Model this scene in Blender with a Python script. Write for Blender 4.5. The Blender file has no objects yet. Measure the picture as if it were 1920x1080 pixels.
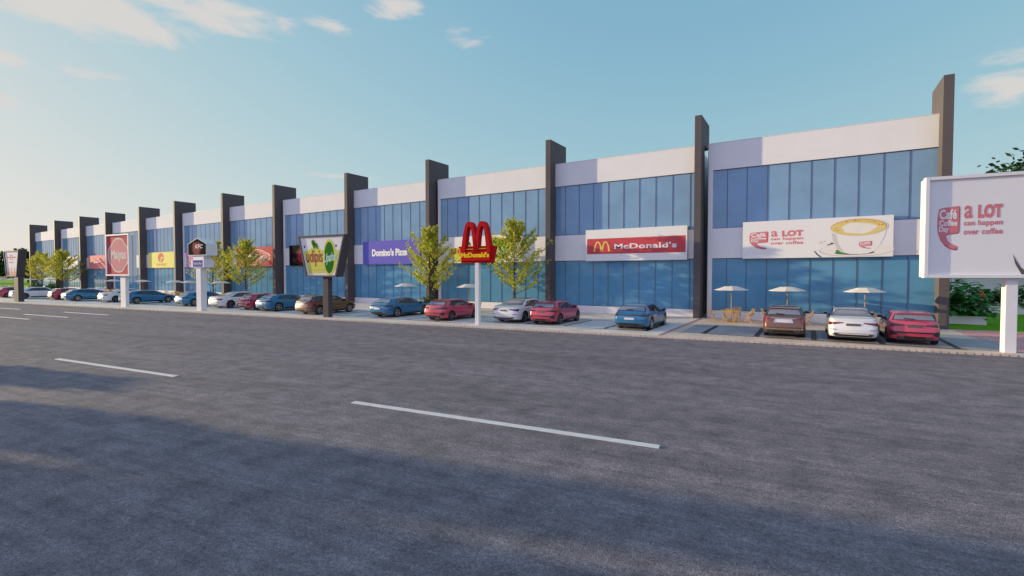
import bpy, bmesh, math, random
from mathutils import Vector, Matrix
R = math.radians
sc = bpy.context.scene
COL = sc.collection
rng = random.Random(7)

# ------------------------------------------------------------------ camera
cam = bpy.data.cameras.new("camera")
cam.sensor_width = 36; cam.lens = 17.03; cam.clip_start = 0.1; cam.clip_end = 9000
camo = bpy.data.objects.new("camera", cam); COL.objects.link(camo)
camo.location = (0, 0, 3.1); camo.rotation_euler = (R(90 - 1.577), 0, R(31.51))
sc.camera = camo

# ------------------------------------------------------------------ sky, sun, exposure
SUN_EL, SUN_ROT = 8.0, 256.1            # the sun stands low, to the left and a little behind the camera
SKY_STRENGTH, SUN_STRENGTH, EXPOSURE = 0.124, 2.2, 1.45
w = bpy.data.worlds.new("World"); sc.world = w; w.use_nodes = True
nt = w.node_tree; N = nt.nodes; L = nt.links
bg = N['Background']
sky = N.new('ShaderNodeTexSky'); sky.sky_type = 'NISHITA'; sky.sun_disc = False
sky.sun_elevation = R(SUN_EL); sky.sun_rotation = R(SUN_ROT)
sky.air_density = 1.0; sky.dust_density = .9; sky.ozone_density = 2.0
bg.inputs[1].default_value = SKY_STRENGTH


def wm(op, a, b=None, c=None):
    n = N.new('ShaderNodeMath'); n.operation = op
    for i, v in enumerate((a, b, c)):
        if v is None: continue
        if isinstance(v, (int, float)): n.inputs[i].default_value = v
        else: L.new(v, n.inputs[i])
    return n.outputs[0]


tc = N.new('ShaderNodeTexCoord')
sep = N.new('ShaderNodeSeparateXYZ'); L.new(tc.outputs['Generated'], sep.inputs[0])
az = wm('ARCTAN2', sep.outputs[0], sep.outputs[1]); el = wm('ARCSINE', sep.outputs[2])
# cloud banks at their bearing (degrees from the facade normal) and height above the horizon
spots = [(-75, 22.3, 14, 2.8, 1.2), (-62, 24.4, 11, 2.2, 1.0), (-45, 28.2, 4.5, 2.4, .85), (-38, 25.8, 5, 1.5, .6), (-52, 25.6, 4, 1.6, .8),
         (-77.5, 17.2, 2.0, 1.1, .85), (-72, 17.3, 4, 1.0, .6), (-66, 17.6, 4, .9, .55), (-78, 13.8, 2.0, 1.3, .9),
         (14.2, 15.0, 6.0, 1.9, 1.0), (15.0, 17.6, 4.5, 1.2, .8), (-50, 10.8, 6, .5, .7), (-7, 27.3, 4, 1.0, .6), (-120, 24, 22, 6, 1), (60, 20, 18, 5, 1)]
m = None
for a, e, sa, se, k in spots:
    da = wm('MULTIPLY', wm('SUBTRACT', az, R(a)), 1 / R(sa)); de = wm('MULTIPLY', wm('SUBTRACT', el, R(e)), 1 / R(se))
    d = wm('ADD', wm('MULTIPLY', da, da), wm('MULTIPLY', de, de))
    v = wm('MULTIPLY', wm('MAXIMUM', wm('SUBTRACT', 1.0, d), 0.0), k)
    m = v if m is None else wm('MAXIMUM', m, v)
# broad broken cloud, unseen, added behind the camera to fill the facade's shade
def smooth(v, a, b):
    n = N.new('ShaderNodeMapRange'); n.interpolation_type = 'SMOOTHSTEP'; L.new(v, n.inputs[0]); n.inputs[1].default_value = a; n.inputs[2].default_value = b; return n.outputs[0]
fill_deck = wm('MULTIPLY', wm('MULTIPLY', smooth(wm('MULTIPLY', sep.outputs[1], -1.0), -.05, .3), smooth(sep.outputs[2], .01, .12)), wm('SUBTRACT', 1.0, smooth(sep.outputs[2], .6, .8)))
m = wm('MAXIMUM', m, wm('MULTIPLY', fill_deck, 1.25))
cv = N.new('ShaderNodeCombineXYZ'); L.new(wm('MULTIPLY', az, 9.0), cv.inputs[0]); L.new(wm('MULTIPLY', el, 30.0), cv.inputs[1])
nz = N.new('ShaderNodeTexNoise'); nz.inputs['Scale'].default_value = 1.0; nz.inputs['Detail'].default_value = 9; nz.inputs['Roughness'].default_value = .62
nz.inputs['Distortion'].default_value = .5
L.new(cv.outputs[0], nz.inputs['Vector'])
cl = wm('ADD', wm('MULTIPLY', wm('SUBTRACT', nz.outputs[0], .5), 2.4), wm('SUBTRACT', wm('MULTIPLY', m, 1.1), .42))
mr = N.new('ShaderNodeMapRange'); mr.interpolation_type = 'SMOOTHSTEP'; L.new(cl, mr.inputs[0])
mr.inputs[1].default_value = 0.0; mr.inputs[2].default_value = .75; mr.inputs[3].default_value = 0; mr.inputs[4].default_value = .88
hs = N.new('ShaderNodeHueSaturation'); hs.inputs['Saturation'].default_value = .96; hs.inputs['Value'].default_value = 1.0
# soften the glare round the low sun: c / (1 + k c)
den = N.new('ShaderNodeVectorMath'); den.operation = 'MULTIPLY_ADD'; L.new(sky.outputs[0], den.inputs[0]); den.inputs[1].default_value = (.45, .95, 1.9); den.inputs[2].default_value = (1, 1, 1)
dv = N.new('ShaderNodeVectorMath'); dv.operation = 'DIVIDE'; L.new(sky.outputs[0], dv.inputs[0]); L.new(den.outputs[0], dv.inputs[1])
ga = N.new('ShaderNodeVectorMath'); ga.operation = 'MULTIPLY'; L.new(dv.outputs[0], ga.inputs[0]); ga.inputs[1].default_value = (1.27, 2.36, 4.3)
L.new(ga.outputs[0], hs.inputs['Color'])
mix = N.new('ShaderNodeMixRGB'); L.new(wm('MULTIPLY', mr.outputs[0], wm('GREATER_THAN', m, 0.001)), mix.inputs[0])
ccol = N.new('ShaderNodeMixRGB'); L.new(fill_deck, ccol.inputs[0]); ccol.inputs[1].default_value = (2.1, 1.99, 1.9, 1); ccol.inputs[2].default_value = (2.5, 2.45, 3.75, 1)  # the added cloud is bluer, to tint the facade's shade
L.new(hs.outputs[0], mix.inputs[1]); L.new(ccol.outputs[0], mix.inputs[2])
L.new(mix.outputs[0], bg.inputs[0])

sd = Vector((math.sin(R(SUN_ROT)) * math.cos(R(SUN_EL)), math.cos(R(SUN_ROT)) * math.cos(R(SUN_EL)), math.sin(R(SUN_EL))))
sun = bpy.data.lights.new("sun", 'SUN'); sun.energy = SUN_STRENGTH; sun.angle = R(0.5); sun.color = (1.0, .79, .44)
suno = bpy.data.objects.new("sun", sun); COL.objects.link(suno)
suno.rotation_euler = sd.to_track_quat('Z', 'Y').to_euler(); suno.location = sd * 200

sc.view_settings.view_transform = 'Standard'; sc.view_settings.look = 'None'
sc.view_settings.exposure = EXPOSURE; sc.view_settings.gamma = 1.0; sc.view_settings.use_curve_mapping = False
sc.cycles.use_denoising = True
sc.cycles.max_bounces = 6; sc.cycles.transparent_max_bounces = 12


# ------------------------------------------------------------------ materials
def lin(r, g, b):
    f = lambda c: (c / 255 / 12.92) if c / 255 <= .04045 else ((c / 255 + .055) / 1.055) ** 2.4
    return (f(r), f(g), f(b))


class NT:
    def __init__(s, name):
        s.m = bpy.data.materials.new(name); s.m.use_nodes = True
        s.n = s.m.node_tree.nodes; s.l = s.m.node_tree.links; s.b = s.n['Principled BSDF']

    def add(s, t, **kw):
        x = s.n.new(t)
        for k, v in kw.items():
            if k in x.inputs: x.inputs[k].default_value = v
            else: setattr(x, k, v)
        return x

    def coords(s, kind='Object', scale=(1, 1, 1), rot=(0, 0, 0)):
        t = s.add('ShaderNodeTexCoord'); mp = s.add('ShaderNodeMapping')
        mp.inputs['Scale'].default_value = scale; mp.inputs['Rotation'].default_value = rot
        s.l.new(t.outputs[kind], mp.inputs[0]); return mp.outputs[0]

    def noise(s, vec, scale, detail=4, rough=.55):
        x = s.add('ShaderNodeTexNoise', Scale=scale, Detail=detail, Roughness=rough); s.l.new(vec, x.inputs['Vector']); return x.outputs[0]

    def ramp(s, fac, stops):
        x = s.add('ShaderNodeValToRGB'); s.l.new(fac, x.inputs[0]); e = x.color_ramp.elements
        while len(e) < len(stops): e.new(.5)
        for i, (p, c) in enumerate(stops):
            e[i].position = p; e[i].color = (*c, 1) if len(c) == 3 else c
        return x.outputs[0]

    def mix(s, fac, a, b, mode='MIX'):
        x = s.add('ShaderNodeMixRGB', blend_type=mode)
        for i, v in ((0, fac), (1, a), (2, b)):
            if isinstance(v, (int, float)): x.inputs[i].default_value = v
            elif isinstance(v, tuple): x.inputs[i].default_value = (*v, 1) if len(v) == 3 else v
            else: s.l.new(v, x.inputs[i])
        return x.outputs[0]

    def color(s, v): s.l.new(v, s.b.inputs['Base Color'])

    def bump(s, h, strength=.3, dist=.01):
        x = s.add('ShaderNodeBump', Strength=strength, Distance=dist); s.l.new(h, x.inputs['Height']); s.l.new(x.outputs[0], s.b.inputs['Normal'])


def simple(name, c, rough=.5, metal=0.0, var=.08, scale=3.0, coat=0.0, bump=0.0, ior=None, spec=None):
    q = NT(name); q.b.inputs['Roughness'].default_value = rough; q.b.inputs['Metallic'].default_value = metal
    if coat: q.b.inputs['Coat Weight'].default_value = coat; q.b.inputs['Coat Roughness'].default_value = .03
    if ior: q.b.inputs['IOR'].default_value = ior
    if spec is not None: q.b.inputs['Specular IOR Level'].default_value = spec
    v = q.coords()
    f = q.noise(v, scale, 5)
    lo = tuple(x * (1 - var) for x in c); hi = tuple(min(1, x * (1 + var)) for x in c)
    q.color(q.ramp(f, [(.3, lo), (.7, hi)]))
    if bump: q.bump(q.noise(v, scale * 8, 3), bump, .01)
    return q.m


M = {}
M['white_wall'] = simple('painted white render', (.77, .765, .76), .85, var=.025, scale=.6, bump=.05, spec=.12)
M['white_metal'] = simple('white powder coat', (.78, .77, .76), .6, var=.02, spec=.2)
M['white_print'] = simple('white sign face', (.80, .79, .77), .75, var=.015, scale=.8, spec=.12)
M['fin'] = simple('dark bronze cladding', (.112, .098, .100), .6, var=.08, scale=.35, spec=.08)
M['fin_base'] = M['fin']
M['dark_frame'] = simple('dark frame metal', (.035, .03, .034), .4)
M['sign_dark'] = simple('charcoal sign metal', (.085, .075, .08), .6, var=.06, spec=.12)
M['mullion'] = simple('grey mullion metal', (.13, .125, .15), .6, spec=.1)
M['black'] = simple('black plastic', (.012, .012, .013), .45)
M['rubber'] = simple('tyre rubber', (.016, .016, .017), .8)
M['alloy'] = simple('alloy wheel', (.45, .43, .40), .3, .8)
M['alloy_dark'] = simple('dark alloy wheel', (.16, .16, .17), .35, .6)
M['chrome'] = simple('chrome trim', (.6, .58, .55), .15, 1.0)
M['plate_white'] = simple('white plate', (.62, .62, .66), .4)
M['plate_grey'] = simple('grey plate', (.09, .085, .09), .5)
M['tail_red'] = simple('tail light red', (.18, .008, .015), .12, coat=.6)
M['tail_dark'] = simple('smoked tail light', (.045, .006, .012), .12, coat=.6)
M['teak'] = simple('teak wood', (.55, .34, .11), .55, var=.25, scale=9, bump=.2)
M['canvas'] = simple('umbrella canvas', (.74, .68, .6), .8, var=.04, scale=5, bump=.1)
M['bark'] = simple('bark', (.05, .035, .027), .9, var=.35, scale=12, bump=.6)
M['soil'] = simple('soil', (.04, .028, .02), .95, var=.3, scale=10, bump=.5)
M['kerb'] = simple('kerb concrete', (.66, .54, .43), .8, var=.15, scale=1.3, bump=.2)
M['line_white'] = simple('road paint white', (.72, .70, .67), .6, var=.06, scale=4, bump=.2)
M['line_black'] = simple('black paving strip', (.02, .02, .024), .6, var=.3, scale=3)
M['line_yellow'] = simple('yellow paving strip', (.5, .33, .10), .6, var=.2, scale=3)
M['red_strip'] = simple('red paving strip', (.48, .18, .18), .7, var=.25, scale=3)
M['wood_post'] = simple('timber stake', (.16, .11, .07), .8, var=.2)
def pr(name, rgb, rough=.7): M[name] = simple(name, rgb, rough, var=.03, scale=1.2, spec=.05)
pr('sign_red', (.56, .085, .10)); pr('logo_red', (.66, .21, .235)); pr('logo_red_dark', (.36, .06, .07))
pr('pylon_red', (.52, .010, .012), .5); pr('pylon_yellow', (.92, .62, .02), .5); pr('arch_yellow', (.85, .62, .14))
pr('pink_pale', (.70, .27, .28)); pr('maroon_red', (.52, .045, .06)); pr('cream', (.76, .70, .62))
pr('violet', (.14, .13, .50)); pr('deep_violet', (.09, .08, .5)); pr('sign_black', (.010, .008, .010), .9); pr('glow_red', (.30, .03, .045)); pr('glow_rim', (.07, .010, .014))
pr('lime', (.66, .65, .12)); pr('lime_light', (.72, .72, .22)); pr('leaf_green', (.015, .16, .012)); pr('script_green', (.5, .74, .55)); pr('mid_green', (.05, .3, .03))
pr('brick_letter', (.45, .06, .065)); pr('coffee_yellow', (.74, .60, .22)); pr('coffee_brown', (.60, .33, .10)); pr('foam', (.80, .77, .70)); pr('cup_shade', (.62, .60, .58)); pr('bean', (.07, .02, .015)); pr('saucer_line', (.13, .11, .10))
pr('blue_face', (.10, .09, .42)); pr('rose', (.70, .24, .24)); pr('orange_print', (.75, .33, .10)); pr('pink_print', (.72, .45, .5)); pr('purple_pink', (.52, .22, .50)); pr('chai_red', (.60, .13, .13)); pr('yellow_board', (.74, .70, .20))
pr('text_black', (.01, .01, .01))


def glass_mat(name, c, rough=.03, spec=.6):
    q = NT(name); q.b.inputs['Roughness'].default_value = rough; q.b.inputs['Specular IOR Level'].default_value = spec
    v = q.coords('Object', (1, 1, 1)); f = q.noise(v, .5, 4)
    q.color(q.ramp(f, [(.35, tuple(x * .93 for x in c)), (.65, tuple(min(1, x * 1.07) for x in c))]))
    wv = q.noise(q.coords('Object', (.35, .35, .9)), 1.0, 2)
    q.bump(wv, .12, .05)
    return q.m


M['glass'] = glass_mat('blue tinted facade glass', (.20, .345, .50), .03, .35)
M['glass_low'] = glass_mat('deep blue shopfront glass', (.105, .285, .45), .03, .4)
M['car_glass'] = glass_mat('car glass', (.03, .033, .045), .02, .9)
M['rear_glass'] = glass_mat('rear screen glass', (.22, .22, .28), .03, 1.0)  # grey base colour stands in for sky mirrored in the screen


def paint(name, c, metal=.25):
    q = NT(name); q.b.inputs['Metallic'].default_value = metal; q.b.inputs['Roughness'].default_value = .32
    q.b.inputs['Coat Weight'].default_value = 1; q.b.inputs['Coat Roughness'].default_value = .03
    f = q.noise(q.coords(), 900, 2)
    q.color(q.ramp(f, [(.3, tuple(x * .9 for x in c)), (.7, tuple(min(1, x * 1.1) for x in c))]))
    return q.m


M['paint_red'] = paint('red car paint', (.50, .035, .085), .1)
M['paint_white'] = paint('white car paint', (.72, .72, .74), 0)
M['paint_brown'] = paint('bronze car paint', (.17, .078, .038), .5)
M['paint_blue'] = paint('blue car paint', (.012, .16, .33), .25)

# asphalt: worn, with streaks, aggregate and stains
q = NT('asphalt'); q.b.inputs['Roughness'].default_value = .75; q.b.inputs['Specular IOR Level'].default_value = .3
v = q.coords(); vs = q.coords('Object', (.10, .9, 1))
fine = q.noise(v, 42, 3, .75); grit = q.noise(v, 15, 4, .75); midn = q.noise(v, 1.7, 7, .68); big = q.noise(vs, .55, 5, .6)
streak = q.noise(q.coords('Object', (.18, 2.6, 1), (0, 0, .12)), 2.2, 6, .7)
base = q.ramp(big, [(.28, (.160, .138, .152)), (.72, (.235, .203, .220))])
base = q.mix(.75, base, q.ramp(midn, [(.3, (.5, .5, .53)), (.5, (1, 1, 1)), (.72, (1.5, 1.45, 1.42))]), 'MULTIPLY')
base = q.mix(.7, base, q.ramp(streak, [(.28, (.62, .62, .65)), (.5, (1, 1, 1)), (.74, (1.45, 1.40, 1.36))]), 'MULTIPLY')
base = q.mix(.85, base, q.ramp(grit, [(.3, (.5, .5, .52)), (.5, (1, 1, 1)), (.72, (1.55, 1.53, 1.52))]), 'MULTIPLY')
base = q.mix(.9, base, q.ramp(fine, [(.3, (.4, .4, .42)), (.5, (.95, .95, .95)), (.68, (1.7, 1.68, 1.66)), (.8, (2.6, 2.6, 2.6))]), 'MULTIPLY')
q.color(base)
vo = q.add('ShaderNodeTexVoronoi', Scale=60.0); q.l.new(v, vo.inputs['Vector'])
hgt = q.mix(.5, grit, vo.outputs['Distance']); q.bump(hgt, .8, .02)
M['asphalt'] = q.m


def paving(name, c1, c2, mortar, bw, bh, sc_=1.0, rot=0.0, rough=.65, mort=.012):
    q = NT(name); q.b.inputs['Roughness'].default_value = rough
    v = q.coords('Object', (1, 1, 1), (0, 0, rot))
    b = q.add('ShaderNodeTexBrick', Scale=sc_); b.inputs['Mortar Size'].default_value = mort; b.inputs['Brick Width'].default_value = bw; b.inputs['Row Height'].default_value = bh
    b.inputs['Color1'].default_value = (*c1, 1); b.inputs['Color2'].default_value = (*c2, 1); b.inputs['Mortar'].default_value = (*mortar, 1)
    q.l.new(v, b.inputs['Vector'])
    n1 = q.noise(q.coords(), .7, 5); n2 = q.noise(q.coords(), 9, 4)
    c = q.mix(.55, b.outputs[0], q.ramp(n1, [(.3, (.72, .72, .74)), (.7, (1.25, 1.24, 1.22))]), 'MULTIPLY')
    c = q.mix(.4, c, q.ramp(n2, [(.3, (.7, .7, .7)), (.7, (1.3, 1.3, 1.3))]), 'MULTIPLY')
    q.color(c); q.bump(b.outputs['Fac'], -.3, .004)
    return q.m


M['pave_beige'] = paving('beige paving', (.70, .55, .43), (.64, .51, .41), (.42, .34, .28), .6, .6)
M['pave_pale'] = paving('pale paving', (.76, .67, .58), (.71, .63, .56), (.48, .43, .39), .6, .6)
M['pave_grey'] = paving('grey stone setts', (.32, .33, .36), (.40, .40, .42), (.17, .17, .19), .42, .16)
M['pave_light'] = paving('light grey setts', (.68, .64, .62), (.74, .70, .68), (.44, .42, .41), .42, .16)
M['pave_red'] = paving('red brick paving', (.68, .20, .20), (.78, .46, .42), (.32, .2, .2), .5, .22, rot=.35)


def grass_mat(name, c):
    q = NT(name); q.b.inputs['Roughness'].default_value = .9; q.b.inputs['Specular IOR Level'].default_value = .1
    f = q.noise(q.coords(), .5, 6, .7); f2 = q.noise(q.coords(), 30, 4, .7)
    a = q.ramp(f, [(.3, tuple(x * .75 for x in c)), (.7, tuple(x * 1.25 for x in c))])
    q.color(q.mix(.6, a, q.ramp(f2, [(.3, (.6, .6, .6)), (.7, (1.4, 1.4, 1.3))]), 'MULTIPLY')); q.bump(f2, .6, .03)
    return q.m


M['lawn'] = grass_mat('lawn grass', (.14, .36, .012)); M['field'] = grass_mat('field grass', (.07, .10, .03))


def leaf_mat(name, c1, c2, c3, trans=.35, scale=1.6):
    q = NT(name); q.b.inputs['Roughness'].default_value = .5; q.b.inputs['Specular IOR Level'].default_value = .3
    f = q.noise(q.coords(), scale, 3); g = q.noise(q.coords(), scale * 9, 2)
    c = q.mix(.5, q.ramp(f, [(.3, c1), (.5, c2), (.72, c3)]), q.ramp(g, [(.3, c1), (.5, c2), (.7, c3)]))
    q.color(c)
    t = q.add('ShaderNodeBsdfTranslucent'); q.l.new(c, t.inputs['Color'])
    mx = q.add('ShaderNodeMixShader'); mx.inputs[0].default_value = trans
    q.l.new(q.b.outputs[0], mx.inputs[1]); q.l.new(t.outputs[0], mx.inputs[2])
    q.l.new(mx.outputs[0], q.n['Material Output'].inputs[0])
    return q.m


M['leaf_yellow'] = leaf_mat('yellow green leaves', (.22, .27, .02), (.50, .52, .05), (.74, .66, .10), .42)
M['leaf_dark'] = leaf_mat('dark green leaves', (.012, .035, .010), (.022, .06, .016), (.04, .085, .02), .2, .7)
M['leaf_mid'] = leaf_mat('mid green leaves', (.02, .06, .012), (.04, .11, .02), (.08, .16, .03), .25)
M['leaf_broad'] = leaf_mat('broad glossy leaves', (.04, .17, .045), (.075, .28, .07), (.15, .42, .11), .3, 1.2)
M['flower'] = simple('orange flower', (.6, .16, .02), .6, var=.3)


# ------------------------------------------------------------------ mesh helpers
class MB:
    """collects polygons, several material slots, and links them as ONE mesh object"""
    def __init__(s): s.v = []; s.f = []; s.mi = []; s.cur = 0; s.mats = []
    def mat(s, name):
        if name not in s.mats: s.mats.append(name)
        s.cur = s.mats.index(name); return s
    def poly(s, pts, flip=False):
        b = len(s.v); s.v += [tuple(p) for p in pts]; f = list(range(b, b + len(pts)))
        s.f.append(f[::-1] if flip else f); s.mi.append(s.cur)
    def raw(s, verts, faces):
        b = len(s.v); s.v += [tuple(p) for p in verts]
        for f in faces: s.f.append([i + b for i in f]); s.mi.append(s.cur)
    def box(s, a, b):
        x0, y0, z0 = a; x1, y1, z1 = b
        s.raw([(x0, y0, z0), (x1, y0, z0), (x1, y1, z0), (x0, y1, z0), (x0, y0, z1), (x1, y0, z1), (x1, y1, z1), (x0, y1, z1)],
              [(0, 3, 2, 1), (4, 5, 6, 7), (0, 1, 5, 4), (1, 2, 6, 5), (2, 3, 7, 6), (3, 0, 4, 7)])
    def bar(s, p, q, w, h=None):
        p = Vector(p); q = Vector(q); h = h or w; d = (q - p).normalized()
        up = Vector((0, 0, 1)) if abs(d.z) < .95 else Vector((0, 1, 0))
        a = d.cross(up).normalized() * w / 2; b = a.cross(d).normalized() * h / 2
        vs = [p - a - b, p + a - b, p + a + b, p - a + b, q - a - b, q + a - b, q + a + b, q - a + b]
        s.raw(vs, [(0, 1, 2, 3), (7, 6, 5, 4), (0, 4, 5, 1), (1, 5, 6, 2), (2, 6, 7, 3), (3, 7, 4, 0)])
    def prism(s, pts, axis, a, b):
        """polygon (2D) pushed along axis from a to b: axis x -> pts (y,z); y -> (x,z); z -> (x,y)"""
        def P(p, t): return {'x': (t, p[0], p[1]), 'y': (p[0], t, p[1]), 'z': (p[0], p[1], t)}[axis]
        n = len(pts); vs = [P(p, a) for p in pts] + [P(p, b) for p in pts]
        s.raw(vs, [tuple(range(n))[::-1], tuple(range(n, 2 * n))] + [(i, (i + 1) % n, n + (i + 1) % n, n + i) for i in range(n)])
    def tube(s, path, radii, n=8, cap=True):
        rings = []
        for i, p in enumerate(path):
            p = Vector(p); d = Vector(path[min(i + 1, len(path) - 1)]) - Vector(path[max(i - 1, 0)]); d.normalize()
            up = Vector((0, 0, 1)) if abs(d.z) < .9 else Vector((1, 0, 0))
            a = d.cross(up).normalized(); b = a.cross(d).normalized()
            rings.append([p + (a * math.cos(2 * math.pi * k / n) + b * math.sin(2 * math.pi * k / n)) * radii[i] for k in range(n)])
        vs = [v for r in rings for v in r]; fs = []
        for i in range(len(rings) - 1):
            for k in range(n): fs.append((i * n + k, i * n + (k + 1) % n, (i + 1) * n + (k + 1) % n, (i + 1) * n + k))
        if cap: fs += [tuple(range(n))[::-1], tuple(range((len(rings) - 1) * n, len(rings) * n))]
        s.raw(vs, fs)
    def lathe_y(s, prof, n=28):
        """profile (radius, y) turned about the y axis"""
        vs = []; fs = []
        for r, y in prof:
            for k in range(n): t = 2 * math.pi * k / n; vs.append((r * math.cos(t), y, r * math.sin(t)))
        for i in range(len(prof) - 1):
            for k in range(n): fs.append((i * n + k, (i + 1) * n + k, (i + 1) * n + (k + 1) % n, i * n + (k + 1) % n))
        s.raw(vs, fs)
    def flat(s, pts, y):                       # a print on a sign face: polygon in (x,z) at depth y
        s.poly([(x, y, z) for x, z in pts])
    def ell(s, cx, cz, rx, rz, y, n=36, rot=0.0):
        s.flat([(cx + rx * math.cos(t) * math.cos(rot) - rz * math.sin(t) * math.sin(rot), cz + rx * math.cos(t) * math.sin(rot) + rz * math.sin(t) * math.cos(rot)) for t in [2 * math.pi * k / n for k in range(n)]], y)
    def strip(s, outer, inner, y0, y1=None, closed=False):
        """band between two 2D curves in (x,z); flat at y0, or solid between y0 and y1"""
        n = len(outer)
        rng_ = range(n if closed else n - 1)
        for i in rng_:
            j = (i + 1) % n; o0, o1, i1, i0 = outer[i], outer[j], inner[j], inner[i]
            s.poly([(o0[0], y0, o0[1]), (o1[0], y0, o1[1]), (i1[0], y0, i1[1]), (i0[0], y0, i0[1])])
            if y1 is not None:
                s.poly([(o0[0], y1, o0[1]), (o1[0], y1, o1[1]), (i1[0], y1, i1[1]), (i0[0], y1, i0[1])], True)
                s.poly([(o0[0], y0, o0[1]), (o0[0], y1, o0[1]), (o1[0], y1, o1[1]), (o1[0], y0, o1[1])])
                s.poly([(i0[0], y0, i0[1]), (i1[0], y0, i1[1]), (i1[0], y1, i1[1]), (i0[0], y1, i0[1])])
        if y1 is not None and not closed:
            for i in (0, n - 1): s.poly([(outer[i][0], y0, outer[i][1]), (inner[i][0], y0, inner[i][1]), (inner[i][0], y1, inner[i][1]), (outer[i][0], y1, outer[i][1])])
    def build(s, name, parent=None, mat=None, bevel=0.0, smooth=None, weld=False):
        me = bpy.data.meshes.new(name); me.from_pydata(s.v, [], s.f)
        names = s.mats if s.mats else [mat]
        for n_ in names: me.materials.append(M[n_])
        if len(names) > 1: me.polygons.foreach_set('material_index', s.mi)
        if weld or bevel or smooth is not None:
            bm = bmesh.new(); bm.from_mesh(me)
            if weld: bmesh.ops.remove_doubles(bm, verts=bm.verts, dist=1e-4)
            bmesh.ops.recalc_face_normals(bm, faces=bm.faces)
            if bevel:
                ed = [e for e in bm.edges if len(e.link_faces) == 2 and e.calc_face_angle(0) > R(30)]
                bmesh.ops.bevel(bm, geom=ed, offset=bevel, segments=2, affect='EDGES', profile=.6)
            if smooth is not None:
                for f in bm.faces: f.smooth = True
                for e in bm.edges:
                    if len(e.link_faces) == 2 and e.calc_face_angle(0) > R(smooth): e.smooth = False
            bm.to_mesh(me); bm.free()
        me.update()
        o = bpy.data.objects.new(name, me); COL.objects.link(o)
        if parent: o.parent = parent
        return o


def tag(o, label, cat, group=None):
    o['label'] = label; o['category'] = cat
    if group: o['group'] = group
    return o
def thing(name, label, cat, loc=(0, 0, 0), rz=0.0, group=None):
    o = bpy.data.objects.new(name, None); COL.objects.link(o); o.empty_display_size = .3
    o.location = loc; o.rotation_euler = (0, 0, rz); return tag(o, label, cat, group)
def struct(o, kind='structure'): o['kind'] = kind; return o
KIDS = {}
def dup(root, loc, rz, label):
    """a copy of a thing with copies of its parts and sub-parts"""
    def rec(o, par):
        c = o.copy(); COL.objects.link(c)
        if par: c.parent = par
        for ch in list(o.children): rec(ch, c)
        return c
    r = rec(root, None); r.location = loc; r.rotation_euler = (0, 0, rz); r['label'] = label
    return r


TXT = {}
def text(mb, s, x0, z0, w, h, y, mat, shear=0.0, bold=0.0, extrude=0.0, slope=0.0, space=1.0):
    """lettering fitted into the box x0..x0+w, z0..z0+h on a face at depth y"""
    key = (s, shear, bold, extrude, space)
    if key not in TXT:
        cu = bpy.data.curves.new('lettering', 'FONT'); cu.body = s; cu.shear = shear; cu.offset = bold; cu.space_character = space; cu.resolution_u = 4
        ob = bpy.data.objects.new('lettering', cu); COL.objects.link(ob)
        dg = bpy.context.evaluated_depsgraph_get(); me = bpy.data.meshes.new_from_object(ob.evaluated_get(dg))
        TXT[key] = ([tuple(v.co) for v in me.vertices], [tuple(p.vertices) for p in me.polygons])
        bpy.data.objects.remove(ob); bpy.data.curves.remove(cu); bpy.data.meshes.remove(me)
    vs, fs = TXT[key]
    xs = [v[0] for v in vs]; ys = [v[1] for v in vs]; a, b, c, d = min(xs), max(xs), min(ys), max(ys)
    mb.mat(mat)
    pts = [(x0 + (v[0] - a) / (b - a) * w, z0 + (v[1] - c) / (d - c) * h + slope * (v[0] - a) / (b - a)) for v in vs]
    mb.raw([(p[0], y, p[1]) for p in pts], fs)
    if extrude:
        mb.raw([(p[0], y + extrude, p[1]) for p in pts], [f[::-1] for f in fs])
        from collections import Counter
        ec = Counter()
        for f in fs:
            for i in range(len(f)): ec[(f[i], f[(i + 1) % len(f)])] += 1
        for (i, j) in list(ec):
            if (j, i) not in ec:
                p, q_ = pts[i], pts[j]; mb.poly([(p[0], y, p[1]), (p[0], y + extrude, p[1]), (q_[0], y + extrude, q_[1]), (q_[0], y, q_[1])])


# ------------------------------------------------------------------ ground
PH = 0.110538                                        # the road runs at 6.3 degrees to the shop row
CP, SP = math.cos(PH), math.sin(PH)
def uv(u, v_, z=0.0): return (u * CP - v_ * SP, u * SP + v_ * CP, z)
def kerb_y(x): return (25.15 + x * SP) / CP
def sheet(name, pts, z, mat, kind='structure', thick=None):
    mb = MB()
    if thick is None: mb.poly([(x, y, z) for x, y in pts])
    else: mb.prism(pts, 'z', z - thick, z)
    o = mb.build(name, mat=mat, weld=True); return struct(o, kind)
ROADZ = -0.075
sheet('ground', [(-3000, -3000), (3000, -3000), (3000, 3000), (-3000, 3000)], -0.2, 'field')
mb = MB(); mb.poly([(-700, -40, 0), (300, -40, 0), (300, 25.3, 0), (-700, 25.3, 0)])
road = struct(mb.build('road', mat='asphalt')); road.rotation_euler = (0, 0, PH); road.location = (0, 0, ROADZ)
sheet('pavement', [(-152, kerb_y(-152) + .15), (45, kerb_y(45) + .15), (45, 36.45), (6.9, 36.45), (6.9, 52), (-152, 52)], 0.0, 'pave_beige', thick=.18)
sheet('lawn', [(6.95, 36.5), (80, 36.5), (80, 140), (6.95, 140)], 0.0, 'lawn', thick=.15)
sheet('meadow', [(-420, kerb_y(-420) + .4), (-152.1, kerb_y(-152.1) + .4), (-152.1, 130), (-420, 130)], -.02, 'lawn', thick=.15)
sheet('brick_path', [(7.4, kerb_y(7.4) + .4), (44.9, kerb_y(44.9) + .4), (44.9, 36.4), (6.92, 36.4), (6.92, 33.0)], .004, 'pave_red')
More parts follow.
